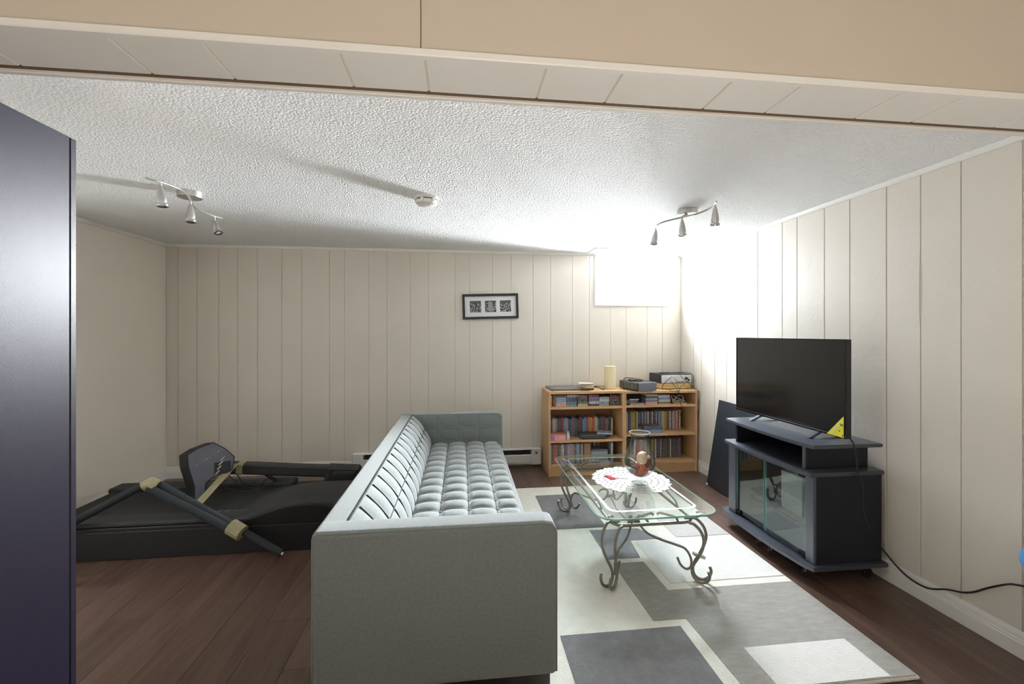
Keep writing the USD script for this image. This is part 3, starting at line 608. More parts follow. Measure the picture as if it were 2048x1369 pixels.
ONES = ['', 'first', 'second', 'third', 'fourth', 'fifth', 'sixth', 'seventh', 'eighth', 'ninth', 'tenth', 'eleventh', 'twelfth', 'thirteenth', 'fourteenth', 'fifteenth', 'sixteenth', 'seventeenth', 'eighteenth', 'nineteenth']
def nth(n):
    if n < 20: return ONES[n]
    t = {2: 'twent', 3: 'thirt', 4: 'fort', 5: 'fift'}[n // 10]
    return t + 'ieth' if n % 10 == 0 else t + 'y-' + ONES[n % 10]
br = random.Random(11)
def row(x0, x1, z, yf, where, colors, thick=(.0135, .0155), high=(.186, .192), deep=.134, lean=0, name='disc_case', noun='case', group=None):
    x, k = x0, 0
    while True:
        t = br.uniform(*thick); h = br.uniform(*high); col = colors[k % len(colors)] if k < len(colors) else br.choice(colors)
        if x + t > x1: break
        y = yf + br.uniform(-.003, .004); k += 1
        m = cbox(x, x + t - .0008, y, y + deep, z, z + h, .0012)
        obj(name, m, PR[col], label=f'{col} {noun}, {nth(k)} from the left, {where}', cat=noun.split()[-1], group=group)
        x += t
def stack(xc, yf, z, w, dp, items, where, name, noun, group, jitter=.006):
    n = len(items)
    for k, (col, h) in enumerate(items):
        dx = br.uniform(-jitter, jitter); m = rot(cbox(xc - w / 2 + dx, xc + w / 2 + dx, yf, yf + dp, z, z + h - .0006, .001), br.uniform(-1.5, 1.5), (xc, yf + dp / 2, z)); z += h
        pos = 'at the bottom of' if k == 0 else 'on top of' if k == n - 1 else f'{nth(k + 1)} up in'
        obj(name, m, PR[col], label=f'{col} {noun} {pos} {where}', cat=noun.split()[-1], group=group)
# --- left bookcase
G = 'cassettes and paperbacks on the top shelf of the left bookcase'
for k, (x, t, col) in enumerate(((.838, .018, 'orange'), (.864, .03, 'brown'))):
    obj('paperback', cbox(x, x + t, 4.05, 4.16, ZL[0], ZL[0] + .108, .001), PR[col], label=f'{col} paperback upright at the left end of the left bookcase top shelf', cat='paperback', group=G)
tops = [(.945, ('cream', 'pink', 'pale blue', 'pale blue', 'brown')), (1.05, ('blue', 'teal', 'navy', 'navy', 'silver')), (1.155, ('cream', 'green', 'black', 'maroon', 'charcoal')),
        (1.265, ('navy', 'white', 'purple', 'purple', 'maroon')), (1.37, ('silver', 'blue', 'white', 'silver')), (1.475, ('black', 'black', 'charcoal', 'maroon', 'black'))]
for k, (x, cols) in enumerate(tops):
    stack(x, 4.05, ZL[0], .100, .17, [(c_, br.uniform(.0195, .0235)) for c_ in cols], f'the {nth(k + 1)} stack, left bookcase top shelf', 'cassette', 'flat case', G, .003)
row(.838, 1.50, ZL[1], 4.17, 'middle shelf of the left bookcase', ['silver', 'pale blue', 'grey', 'white', 'white', 'silver', 'grey', 'charcoal', 'brown', 'red', 'pale blue', 'pale blue', 'silver', 'black', 'navy', 'purple', 'grey', 'navy', 'charcoal', 'black', 'maroon', 'black', 'pale blue', 'blue', 'purple', 'red', 'orange', 'yellow', 'red', 'orange', 'cream', 'blue', 'grey', 'charcoal', 'purple', 'maroon', 'red', 'teal', 'charcoal', 'black', 'cream', 'black', 'grey'],
    thick=(.0145, .0175), high=(.168, .190), group='cases on the middle shelf of the left bookcase')
G = 'cases on the bottom shelf of the left bookcase'
row(.838, 1.165, ZL[2], 4.06, 'bottom shelf of the left bookcase', ['silver', 'charcoal', 'red', 'red', 'black', 'charcoal', 'silver', 'white', 'brown', 'purple', 'pink', 'pale blue', 'silver', 'orange', 'navy', 'pale blue', 'silver', 'black'], thick=(.0155, .019), high=(.186, .192), group=G)
obj('storage_box', cbox(1.172, 1.238, 4.06, 4.2, ZL[2], ZL[2] + .192, .002), M['pine_back'], label='brown wooden box upright among the cases on the left bottom shelf', cat='box')
row(1.25, 1.41, ZL[2], 4.19, 'rear row right of the brown box, bottom shelf', ['brown', 'maroon', 'black', 'charcoal', 'white', 'silver', 'grey', 'pink', 'brown', 'charcoal'], group=G)
stack(1.33, 4.06, ZL[2], .165, .12, [('grey', .03), ('teal', .03), ('silver', .028), ('pale blue', .022), ('charcoal', .02)], 'the stack, left bookcase bottom shelf', 'disc_case', 'flat case', G)
obj('booklet', rot(cbox(1.428, 1.45, 4.03, 4.16, ZL[2], ZL[2] + .2, .001), 0, (1.44, 4.1, .1)), PR['silver'], label='pale upright booklet right of the stack on the left bottom shelf', cat='booklet')
# things lying on the middle shelf of the left bookcase
t = thing('box_set', 'pink and orange boxed set lying at the left of the middle shelf', 'box set', (.915, 4.06, ZL[1]))
obj('slipcase', cbox(.838, .985, 4.02, 4.13, ZL[1], ZL[1] + .052, .002), PR['orange'], t, label='orange slipcase')
obj('cover_panel', cbox(.8385, .9846, 4.0185, 4.022, ZL[1] + .001, ZL[1] + .05, .0005), mat('pink_cover', lin(232, 162, 160), .4, vary=.12, vscale=14), t, label='pink front cover')
obj('cover_panel', cbox(.8386, .872, 4.0178, 4.0187, ZL[1] + .001, ZL[1] + .05, .0003), mat('violet_cover', lin(180, 112, 190), .4), t, label='violet end of the cover')
obj('paperback', rot(cbox(.995, 1.022, 4.025, 4.13, ZL[1], ZL[1] + .07, .002), -12, (1.0, 4.03, .4)), PR['white'], label='white small book leaning against the pink box set', cat='book')
sl = thing('set_top_box', 'flat black set-top box lying on the middle shelf of the left bookcase', 'set-top box', (1.25, 4.1, ZL[1]))
obj('casing', rot(cbox(1.13, 1.385, 4.03, 4.18, ZL[1] + .004, ZL[1] + .043, .006), -4, (1.25, 4.1, .4)), M['charcoal'], sl)
for dx in (1.16, 1.35):
    for dy in (4.05, 4.15): obj('foot', cbox(dx - .008, dx + .008, dy - .008, dy + .008, ZL[1], ZL[1] + .005, .001), M['rubber'], sl)
bb = thing('disc_case', 'pale blue disc case lying on the black set-top box', 'case', (1.39, 4.08, ZL[1] + .043))
obj('case', rot(cbox(1.315, 1.45, 4.03, 4.165, ZL[1] + .043, ZL[1] + .057, .002), -16, (1.38, 4.1, .4)), PR['silver'], bb)
obj('cover', rot(cbox(1.345, 1.445, 4.035, 4.10, ZL[1] + .0565, ZL[1] + .0578, .0003), -16, (1.38, 4.1, .4)), PR['blue'], bb, label='blue cover print')
# --- right bookcase
row(1.582, 2.195, ZR[1], 4.17, 'middle shelf of the right bookcase', ['maroon', 'navy', 'silver', 'black', 'white', 'navy', 'purple', 'silver', 'yellow', 'yellow', 'green', 'cream', 'grey', 'purple', 'charcoal', 'pale blue', 'charcoal', 'silver', 'grey', 'white', 'maroon', 'maroon', 'white', 'black', 'navy', 'silver', 'navy', 'pale blue', 'teal', 'pink', 'cream', 'yellow', 'orange', 'charcoal', 'brown', 'white', 'charcoal', 'silver', 'pink', 'red', 'cream', 'charcoal', 'pale blue'],
    group='disc cases on the middle shelf of the right bookcase', noun='disc case')
obj('disc_case', cbox(2.196, 2.208, 4.165, 4.30, ZR[1], ZR[1] + .198, .001), PR['cream'], label='tall cream case at the right end of the right bookcase middle row', cat='case')
row(1.582, 2.205, ZR[2], 4.15, 'bottom shelf of the right bookcase', ['charcoal', 'navy', 'silver', 'black', 'grey', 'black', 'white', 'charcoal', 'black', 'silver', 'navy', 'black', 'black', 'grey', 'purple', 'charcoal', 'black', 'cream', 'charcoal', 'silver', 'brown', 'green', 'yellow', 'charcoal', 'white', 'navy', 'charcoal', 'navy', 'silver', 'black', 'grey', 'charcoal', 'grey', 'black', 'brown', 'white', 'black', 'grey', 'brown', 'charcoal', 'black'],
    group='disc cases on the bottom shelf of the right bookcase', noun='disc case')
stack(1.865, 4.04, ZR[1], .195, .14, [('blue', .016), ('blue', .016), ('navy', .017), ('black', .016)], 'the blue stack, right bookcase middle shelf', 'disc_case', 'disc case', 'blue cases lying in front of the right middle row')
G = 'jewel cases stacked on the top shelf of the right bookcase'
stack(1.845, 4.04, ZR[0], .122, .135, [(c_, .0102) for c_ in ('pink', 'pink', 'silver', 'charcoal', 'silver', 'silver', 'grey', 'charcoal', 'silver', 'silver')], 'the left stack of jewel cases, right bookcase', 'jewel_case', 'jewel case', G, .004)
stack(1.975, 4.04, ZR[0], .122, .135, [(c_, .0102) for c_ in ('silver', 'charcoal', 'silver', 'cream', 'silver', 'purple', 'silver', 'pale blue', 'white')], 'the right stack of jewel cases, right bookcase', 'jewel_case', 'jewel case', G, .004)
obj('speaker', rbox(1.60, 1.78, 4.15, 4.30, ZR[0], ZR[0] + .10, .006, 8), M['black_plastic'], label='black box at the back left of the right bookcase top shelf', cat='speaker')
for k, (a, b, w_, h_, col) in enumerate(((1.585, 1.70, .0, .03, 'charcoal'), (1.63, 1.765, .0, .016, 'silver'))):
    obj('jewel_case', rot(cbox(a, b, 4.03 - .002 * k, 4.145, ZR[0] + (.0165 if k == 0 else 0), ZR[0] + (.0165 if k == 0 else 0) + h_, .001), -8 * k, ((a + b) / 2, 4.08, .7)), PR[col], label=('grey', 'silver')[k] + ' jewel case lying at the left end of the right bookcase top shelf', cat='case')
obj('remote_control', rbox(1.625, 1.715, 4.035, 4.06, ZR[0] + .048, ZR[0] + .058, .004, 8), M['plastic_white'], label='small white remote lying on cases in the right bookcase', cat='remote control')
for k, (z, col, a, b) in enumerate(((0, 'orange', 2.06, 2.20), (.013, 'brown', 2.05, 2.17), (.026, 'green', 2.05, 2.185))):
    obj('booklet', rot(cbox(a, b, 4.03, 4.16, ZR[0] + z, ZR[0] + z + .0125, .001), 3 - 2 * k, ((a + b) / 2, 4.09, .7)), PR[col], label=f'{col} thin booklet lying under the white cable, right bookcase top shelf', cat='booklet')
th_ = np.linspace(0, 2 * PI, 40)
obj('white_cable', tube(np.stack([2.115 + .06 * np.sin(th_), 4.06 + .02 * np.sin(2 * th_ + .4), ZR[0] + .062 + .018 * np.sin(2 * th_)], -1), .003, 6), M['cord_white'], label='white looped cable on booklets in the right bookcase', cat='cable')
# --- on top of the bookcases
lp = thing('laptop', 'closed grey laptop lying on the left bookcase', 'laptop', (1.10, 4.2, .803))
la = (1.10, 4.2, .8)
obj('base', rot(cbox(.850, 1.275, 4.085, 4.335, .8035, .815, .003), 3, la), M['pewter'], lp)
obj('lid', rot(cbox(.850, 1.275, 4.085, 4.338, .8155, .823, .003), 3, la), M['pewter'], lp)
for dx in (-.19, .19):
    for dy in (-.1, .1): obj('foot', rot(ball((1.06 + dx, 4.21 + dy, .8035), (.006, .006, .001), 1), 3, la), M['rubber'], lp)
ds = thing('trinket_dish', 'small patterned round tin with a white saucer on top', 'dish', (1.21, 4.10, .825))
obj('tin', lathe([(0, 0), (.055, 0), (.058, .004), (.058, .028), (.055, .032), (0, .032)], (1.225, 4.12, .8235), 32), PR['cream'], ds, label='patterned round tin')
obj('saucer', lathe([(0, 0), (.03, 0), (.075, .012), (.074, .015), (.032, .005), (0, .004)], (1.205, 4.115, .8558), 32), M['plastic_white'], ds)
ch = thing('charger_cable', 'black charger cable coiled behind the patterned tin', 'cable', (1.34, 4.15, .803))
obj('cord', tube([(1.28, 4.10, .83), (1.32, 4.07, .83), (1.36, 4.10, .808), (1.40, 4.14, .807), (1.37, 4.2, .812), (1.31, 4.18, .83), (1.34, 4.12, .835), (1.41, 4.16, .83)], .003, 6, 6), M['cord'], ch)
cd = thing('candle', 'tall cream pillar candle on the left bookcase', 'candle', (1.475, 4.19, .803))
obj('wax_body', lathe([(0, 0), (.055, 0), (.0575, .004), (.0575, .219), (.056, .224), (.05, .226), (.04, .217), (0, .213)], (1.475, 4.19, .803), 40), M['wax'], cd)
obj('wick', tube([(1.475, 4.19, 1.013), (1.477, 4.19, 1.024)], .0015, 6), M['cord'], cd)
# game console / recorder, overhanging the shelf edge
vc = thing('disc_player', 'slate and black disc player set askew on the right bookcase', 'disc player', (1.74, 4.12, .798))
vo = (1.77, 3.97, .8)
obj('casing', rot(cbox(1.665, 1.875, 3.972, 4.27, .806, .884, .006), 16, vo), M['charcoal'], vc)
obj('front_panel', rot(cbox(1.664, 1.876, 3.962, 3.974, .804, .885, .004), 16, vo), M['slate'], vc, label='slate blue plain front')
for k in range(5): obj('vent_rib', rot(cbox(1.661, 1.667, 3.99 + k * .054, 4.03 + k * .054, .815, .876, .002), 16, vo), mat(f'rib_grey_{k}', lin(84 + 8 * (k % 2), 86 + 8 * (k % 2), 80), .5), vc)
for sx_ in (1.70, 1.84):
    for sy_ in (4.03, 4.24): obj('foot', rot(lathe([(0, 0), (.01, 0), (.01, .008), (0, .008)], (sx_, sy_, .7982), 12), 16, vo), M['rubber'], vc)
gp = thing('game_controller', 'dark controller with its cable lying on the slate disc player', 'controller', (1.70, 4.15, .884))
obj('grip', rot(rbox(1.64, 1.74, 4.11, 4.16, .885, .906, .01, 10), 20, (1.7, 4.14, .9)), M['charcoal'], gp)
obj('cord', tube([(1.62, 4.20, .888), (1.66, 4.24, .903), (1.75, 4.22, .898), (1.79, 4.14, .889), (1.74, 4.06, .888), (1.66, 4.09, .89)], .004, 6, 6), M['cord'], gp)
yb = thing('video_player', 'yellowed flat video player under the black receiver', 'video player', (2.13, 4.2, .798))
ro = (2.14, 4.12, .8)
obj('casing', rot(cbox(1.972, 2.292, 4.112, 4.335, .803, .858, .003), 2, ro), M['yellow_box'], yb)
obj('seam_line', rot(cbox(1.974, 2.290, 4.1105, 4.113, .829, .8315, .0003), 2, ro), M['pine_back'], yb)
for sx_ in (1.99, 2.27):
    for sy_ in (4.14, 4.31): obj('foot', lathe([(0, 0), (.01, 0), (.01, .006), (0, .006)], (sx_, sy_, .798), 12), M['rubber'], yb)
rc = thing('receiver', 'black receiver with silver front and tangled cables', 'receiver', (2.13, 4.2, .858))
obj('casing', rot(cbox(1.966, 2.296, 4.108, 4.345, .859, .946, .003), 4, ro), M['black'], rc)
obj('front_panel', rot(cbox(1.968, 2.294, 4.099, 4.110, .862, .940, .003), 4, ro), M['silver'], rc, label='silver front panel')
for k, x in enumerate((2.13, 2.15, 2.165, 2.185, 2.2)): obj('control_button', rot(cbox(x - .005, x + .005, 4.095, 4.1, .868, .876, .001), 4, ro), M['black_plastic'], rc)
obj('volume_knob', rot(frame(lathe([(0, 0), (.016, 0), (.014, .012), (0, .013)], n=20), (2.235, 4.1, .905), (1, 0, 0), (0, 0, 1), (0, -1, 0)), 4, ro), M['black_plastic'], rc)
obj('display', rot(cbox(2.02, 2.11, 4.096, 4.1, .905, .93, .001), 4, ro), M['plastic_white'], rc)
obj('socket', rot(cbox(2.255, 2.27, 4.096, 4.1, .875, .90, .001), 4, ro), M['black_plastic'], rc)
WIRES = [[(1.975, 4.08, .80), (1.965, 4.06, .84), (2.0, 4.06, .88), (2.04, 4.07, .905), (2.07, 4.075, .925), (2.105, 4.07, .9), (2.11, 4.05, .86), (2.105, 4.0, .80), (2.10, 3.998, .76), (2.09, 4.0, .72)],
         [(2.05, 4.07, .89), (2.07, 4.06, .86), (2.09, 4.03, .82), (2.09, 3.995, .79), (2.10, 4.0, .745), (2.13, 4.05, .72)],
         [(2.24, 4.08, .885), (2.19, 4.06, .85), (2.14, 4.04, .83), (2.11, 4.0, .80), (2.06, 3.995, .792), (2.0, 4.0, .805)],
         [(2.16, 4.10, .945), (2.20, 4.08, .90), (2.24, 4.07, .86), (2.28, 4.06, .82), (2.312, 4.03, .79), (2.316, 4.0, .76), (2.316, 4.02, .5)],
         [(1.99, 4.16, .95), (2.02, 4.13, .962), (2.07, 4.15, .955), (2.05, 4.2, .955), (1.99, 4.18, .952)],
         [(2.18, 4.2, .955), (2.26, 4.15, .96), (2.305, 4.12, .945), (2.312, 4.1, .90), (2.295, 4.07, .85), (2.29, 4.05, .81)],
         [(2.12, 4.01, .70), (2.13, 3.995, .64), (2.15, 4.0, .60), (2.17, 4.06, .565), (2.185, 4.12, .545)]]
for k, p in enumerate(WIRES): obj('cable', tube(p, .0026, 6, 6), M['cord'], rc)
obj('plug', tube([(2.18, 4.10, .55), (2.192, 4.13, .53)], .006, 8), M['cord'], rc)
# ------------------------------------------------------------------ coffee table
GZ = .41
ct = thing('coffee_table', 'glass-topped coffee table on scrolled pewter iron legs', 'coffee table', (1.03, 2.71, .0155))
GX0, GX1, GY0, GY1 = .695, 1.365, 2.125, 3.275
gt = obj('glass_top', prism_z(rrect(GX0 + .003, GX1 - .003, GY0 + .003, GY1 - .003, .095), GZ - .010, GZ), M['glass'], ct, smooth=False, label='clear glass top with rounded corners')
e_o, e_i = Polygon(rrect(GX0, GX1, GY0, GY1, .1)), Polygon(rrect(GX0 + .0035, GX1 - .0035, GY0 + .0035, GY1 - .0035, .097))
ed = trimesh.creation.extrude_polygon(e_o.difference(e_i), .009, engine='earcut'); ed.apply_translation([0, 0, GZ - .0095])
obj('polished_edge', ed, M['glass_edge'], gt, label='pale green polished edge')
i_o, i_i = Polygon(rrect(GX0 + .082, GX1 - .082, GY0 + .082, GY1 - .082, .06)), Polygon(rrect(GX0 + .098, GX1 - .098, GY0 + .098, GY1 - .098, .047))
gl = trimesh.creation.extrude_polygon(i_o.difference(i_i), .0012, engine='earcut'); gl.apply_translation([0, 0, GZ + .0002])
obj('bevel_line', gl, M['glass_bevel'], gt, label='bevelled inner line of the glass')
RX0, RX1, RY0, RY1, RZ = .80, 1.26, 2.215, 3.185, .335
ringp = rrect(RX0, RX1, RY0, RY1, .07, 6); ringp = [(x, y, RZ) for x, y in ringp + ringp[:2]]
obj('frame_ring', tube(ringp, .0085, 10), M['iron'], ct)
RR = .0068
def iron(name, P, r=RR, par=ct, n=7): return obj(name, tube(P, r, 9, n), M['iron'], par)
# wavy supports between ring and glass
for (a, b) in (((RX0 + .1, RY0), (RX1 - .1, RY0)), ((RX0 + .1, RY1), (RX1 - .1, RY1)), ((RX0, RY0 + .2), (RX0, RY1 - .2)), ((RX1, RY0 + .2), (RX1, RY1 - .2))):
    a, b = np.array(a), np.array(b)
    for s0, s1 in ((0, .46), (.54, 1)):
        pts = [a + (b - a) * (s0 + (s1 - s0) * t) for t in (0, .12, .5, .88, 1)]
        hs = (.006, .03, .046, .058, .05) if s0 == 0 else (.05, .058, .046, .03, .006)
        iron('support_scroll', [(*p, RZ + h) for p, h in zip(pts, hs)], .006)
RK = np.array([1.03, 2.70])
for sxn in (-1, 1):
    for syn in (-1, 1):
        cx_, cy_ = (RX0 if sxn < 0 else RX1), (RY0 if syn < 0 else RY1)
        o2 = np.array([sxn * .78, syn * .62]); o2 /= np.linalg.norm(o2); q2 = np.array([-o2[1], o2[0]])
        base = np.array([cx_ - sxn * .02, cy_ - syn * .02])
        lg = None
        for sd_ in (-1, 1):
            # out and height along the leg: bulge out, swing in, then a foot scroll curling up outside
            prof = [(.0, .338), (.03, .332), (.062, .30), (.075, .255), (.066, .205), (.045, .155), (.022, .11), (.012, .075), (.018, .042), (.038, .024), (.066, .0235), (.092, .042), (.102, .072), (.094, .095)]
            spread = [.040, .040, .040, .040, .036, .028, .020, .014, .012, .014, .018, .024, .028, .030]
            P = [(*(base + o2 * o + q2 * sd_ * w), z) for (o, z), w in zip(prof, spread)]
            if lg is None: lg = iron('leg', P, .0078)
            else: iron('leg_rod', P, .0078, lg)
        iron('tie_bar', [(*(base + o2 * .012 + q2 * w), .075) for w in (-.016, .016)], .007, lg, 2)
        # corner strut up to the glass
        iron('corner_scroll', [(*(base + o2 * o), z) for o, z in ((-.03, .34), (.01, .35), (.05, .372), (.075, .392), (.06, .397), (.03, .385))], .006)
        # stretcher: from the leg to the knot under the table, both ends curled
        into = RK + np.array([sxn * .02, syn * .21]); b0 = base + o2 * .012
        dv = into - b0
        iron('stretcher', [(*(b0 + dv * t), z) for t, z in ((.26, .105), (.20, .070), (.10, .060), (.025, .085), (.03, .13), (.12, .168), (.28, .172), (.50, .170), (.72, .172), (.88, .19), (.97, .222), (1.0, .255), (.93, .268), (.82, .252), (.78, .235))], .0066)
for syn in (-1, 1):
    kx, ky = RK[0], RK[1] + syn * .21
    obj('collar', tube([(kx - .03, ky, .226), (kx + .03, ky, .226)], .011, 10), M['iron'], ct)
iron('stretcher', [(RK[0], RK[1] - .21, .226), (RK[0], RK[1] - .1, .19), (RK[0], RK[1], .18), (RK[0], RK[1] + .1, .19), (RK[0], RK[1] + .21, .226)], .0066)
b_ = np.array([RX1 - .02 + .78 * .045, RY0 + .02 - .62 * .045, .155])
obj('tape', rot(tm(cbox(b_[0] - .034, b_[0] + .034, b_[1] - .012, b_[1] + .012, b_[2] - .008, b_[2] + .008, .002)), 22, b_, (0, 1, 0)), mat('grey_tape', lin(190, 186, 176), .6), ct, label='grey tape around the near right leg')
# doily, vase, figurine, scissors
dc = np.array([1.085, 2.69]); pts = []
for k in range(144):
    a = 2 * PI * k / 144; r = .232 + .014 * abs(math.sin(9 * a)) + .006 * math.sin(36 * a); pts.append((dc[0] + r * math.cos(a), dc[1] + 1.05 * r * math.sin(a)))
holes = []
for ringr, n_, hr in ((.205, 36, .006), (.17, 30, .0075), (.13, 24, .007), (.09, 16, .006)):
    for k in range(n_):
        a = 2 * PI * k / n_; holes.append(Polygon([(dc[0] + ringr * math.cos(a) + hr * math.cos(b), dc[1] + 1.05 * ringr * math.sin(a) + hr * math.sin(b)) for b in np.linspace(0, 2 * PI, 7)[:-1]]))
lace = Polygon(pts)
for h in holes: lace = lace.difference(h)
dm = trimesh.creation.extrude_polygon(lace, .0022, engine='earcut'); dm.apply_translation([0, 0, GZ + .0016])
obj('doily', dm, M['lace'], label='round white crocheted doily on the glass coffee table', cat='doily', smooth=False)
VZ = GZ + .004
vx, vy = 1.115, 2.615
vz_ = thing('hurricane_vase', 'clear glass footed hurricane vase on the doily', 'vase', (vx, vy, VZ))
prof_o = [(0, .0), (.05, .0), (.052, .004), (.03, .009), (.013, .014), (.012, .022), (.02, .027), (.012, .032), (.014, .042), (.04, .048), (.068, .066), (.086, .092), (.095, .128), (.092, .165), (.078, .205), (.062, .245), (.054, .278), (.056, .302), (.063, .318)]
prof_i = [(r - .0022, z) for r, z in prof_o[10:]][::-1] + [(.036, .051), (0, .046)]
obj('glass_body', lathe(prof_o[9:] + prof_i, (vx, vy, VZ), 48), M['clear'], vz_, smooth=True)
obj('stem', lathe(prof_o[:10] + [(0, .048)], (vx, vy, VZ), 40), M['clear'], vz_, smooth=True)
tr_ = [(vx + .0625 * math.cos(a), vy + .0625 * math.sin(a), VZ + .318) for a in np.linspace(0, 2 * PI, 49)]
obj('rim', tube(tr_, .0022, 8), M['clear_rim'], vz_)
fg = thing('figurine', 'small orange and cream ornament lying inside the glass vase', 'figurine', (vx + .02, vy, VZ + .05))
fz = VZ + .055
obj('coat', rot(lathe([(0, 0), (.044, .002), (.048, .012), (.036, .04), (.024, .064), (.018, .074), (0, .078)], (vx + .012, vy, fz), 24), -14, (vx, vy, fz), (0, 1, 0)), M['orange_cloth'], fg)
obj('head', ball((vx + .012, vy - .004, fz + .098), (.034, .031, .038), 3), M['skin_cream'], fg)
obj('hood', ball((vx + .02, vy + .006, fz + .114), (.033, .03, .026), 3), mat('figurine_peach', lin(214, 150, 116), .5, vary=.15, vscale=50), fg)
obj('sack', tube([(vx + .035, vy - .01, fz + .045), (vx + .052, vy - .012, fz + .066), (vx + .058, vy - .01, fz + .09), (vx + .05, vy - .008, fz + .104)], [.013, .016, .015, .012], 12), M['maroon'], fg)
obj('cuff', ball((vx + .048, vy - .01, fz + .108), (.018, .014, .011), 2), M['skin_cream'], fg)
obj('arm', tube([(vx - .008, vy - .016, fz + .05), (vx - .032, vy - .02, fz + .044), (vx - .058, vy - .016, fz + .056)], [.013, .011, .006], 10), M['maroon'], fg)
obj('base', lathe([(0, 0), (.03, .0), (.034, .004), (.03, .01), (0, .01)], (vx + .004, vy - .006, fz - .006), 24), M['teal'], fg)
obj('pebble', ball((vx - .048, vy - .01, VZ + .083), (.024, .02, .019), 3), M['stone'], label='grey pebble inside the vase beside the figurine', cat='stone')
sc2 = thing('scissors', 'small red-handled scissors lying on the doily', 'scissors', (.99, 2.72, GZ + .004))
for k, (hx, hy) in enumerate(((.955, 2.745), (.968, 2.712))):
    th2 = np.linspace(0, 2 * PI, 20); e = np.array([.8, -.6]) if k else np.array([.9, -.42])
    obj('handle', tube(np.stack([hx + .022 * np.cos(th2) * e[0] - .011 * np.sin(th2) * e[1], hy + .022 * np.cos(th2) * e[1] + .011 * np.sin(th2) * e[0], np.full(20, GZ + .0085)], -1), .0042, 8), M['red_plastic'], sc2)
for w in (-.003, .003): obj('blade', m3.Manifold.hull_points(np.array([(.978, 2.72 + w, GZ + .006), (.978, 2.728 + w, GZ + .006), (.978, 2.724 + w, GZ + .009), (1.065, 2.685 - w, GZ + .006), (1.065, 2.687 - w, GZ + .0075)])), M['steel'], sc2)

# ------------------------------------------------------------------ television stand
ts = thing('television_stand', 'black bow-fronted television stand with two glass doors against the right wall', 'television stand', (2.08, 2.5, 0))
def bow(x0, x1, y0, y1, b, cut=.06, n=14):
    """plan of a board: straight back at x1, bowed front at x0, front corners cut"""
    P = [(x1, y0), (x1, y1)]
    for t in np.linspace(1, 0, n + 1): P.append((x0 + (.0 if 0 < t < 1 else .012) - b * math.sin(PI * t), y0 + (y1 - y0) * t))
    return P
def board_(name, P, z0, z1, m='black', par=ts):
    P_ = Polygon(P)
    a = prism_z(list(P_.exterior.coords)[:-1], z0 + .003, z1 - .003); b = prism_z(list(P_.buffer(-.003, join_style=2).exterior.coords)[:-1], z1 - .003, z1); c2 = prism_z(list(P_.buffer(-.003, join_style=2).exterior.coords)[:-1], z0, z0 + .003)
    return obj(name, cat_([a, b, c2]), M[m], par, smooth=False)
TZ = .755
board_('top_board', bow(1.862, 2.285, 2.112, 2.89, .022), TZ - .02, TZ, 'black_lit')
board_('middle_board', bow(1.848, 2.30, 2.118, 2.885, .02), .583, .605, 'black_lit')
board_('base_board', bow(1.850, 2.305, 2.10, 2.93, .03), .082, .106, 'black_lit')
board_('inner_floor', bow(1.915, 2.285, 2.15, 2.86, .008), .106, .1135)
for y in (2.128, 2.858): obj('side_panel', cbox(1.899, 2.295, y, y + .018, .106, .583, .0015), M['black'], ts)
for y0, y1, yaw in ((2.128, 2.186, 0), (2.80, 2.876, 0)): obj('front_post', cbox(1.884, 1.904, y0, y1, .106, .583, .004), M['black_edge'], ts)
obj('back_panel', box(2.285, 2.292, 2.146, 2.858, .11, .583), M['black'], ts, smooth=False)
for y in (2.19, 2.79): obj('upper_side', cbox(1.892, 2.275, y, y + .018, .605, TZ - .02, .0015), M['black'], ts)
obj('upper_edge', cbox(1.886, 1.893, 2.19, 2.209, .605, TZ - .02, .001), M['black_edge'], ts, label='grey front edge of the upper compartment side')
obj('upper_back', box(2.262, 2.27, 2.208, 2.79, .605, TZ - .02), M['black'], ts, smooth=False)
obj('cable_shelf', cbox(2.04, 2.285, 2.146, 2.858, .198, .21, .001), M['black'], ts)
for y0, y1, ox in ((2.19, 2.511, 0), (2.505, 2.80, .008)):
    yy = np.linspace(y0, y1, 9); xf = lambda y: 1.893 + ox - .012 * np.sin(PI * (np.clip(y, 2.12, 2.89) - 2.12) / .77)
    V = []
    for y in yy: V += [(xf(y), y, .122), (xf(y) + .005, y, .122), (xf(y) + .005, y, .578), (xf(y), y, .578)]
    F4 = []
    for i in range(8):
        for j in range(4): F4.append([4 * i + j, 4 * i + (j + 1) % 4, 4 * (i + 1) + (j + 1) % 4, 4 * (i + 1) + j])
    F4 += [[0, 3, 2, 1], [32, 33, 34, 35]]
    dg = obj('glass_door', (np.array(V), np.array(F4)), M['door_glass'], ts, smooth=False, label='frameless glass door')
    ye = y0 if ox == 0 else y0
    for ye in (y0, y1): obj('door_edge', box(xf(ye) - .0006, xf(ye) + .0056, ye - .0012, ye + .0012, .122, .578), M['door_edge'], dg, smooth=False, label='green glass edge')
    yh = y0 if ox == 0 else y1
    for zh in (.122, .562): obj('hinge', cbox(xf(yh) - .006, xf(yh) + .014, min(yh, yh + (.045 if ox == 0 else -.045)), max(yh, yh + (.045 if ox == 0 else -.045)), zh - .006, zh + .018, .003), M['black_gloss'], dg)
for (x, y) in ((1.885, 2.55), (1.88, 2.44), (1.90, 2.20), (1.90, 2.86), (2.24, 2.16), (2.24, 2.85)):
    cs2 = obj('caster', frame(lathe([(.006, -.009), (.024, -.009), (.027, -.005), (.027, .005), (.024, .009), (.006, .009)], n=20), (x, y, .0275), (1, 0, 0), (0, 0, 1), (0, -1, 0)), M['clear'] if x < 1.95 else M['black_plastic'], ts, label='clear plastic caster' if x < 1.95 else None)
    obj('caster_stem', cbox(x - .006, x + .006, y - .006, y + .006, .03, .083, .002), M['steel'], cs2)
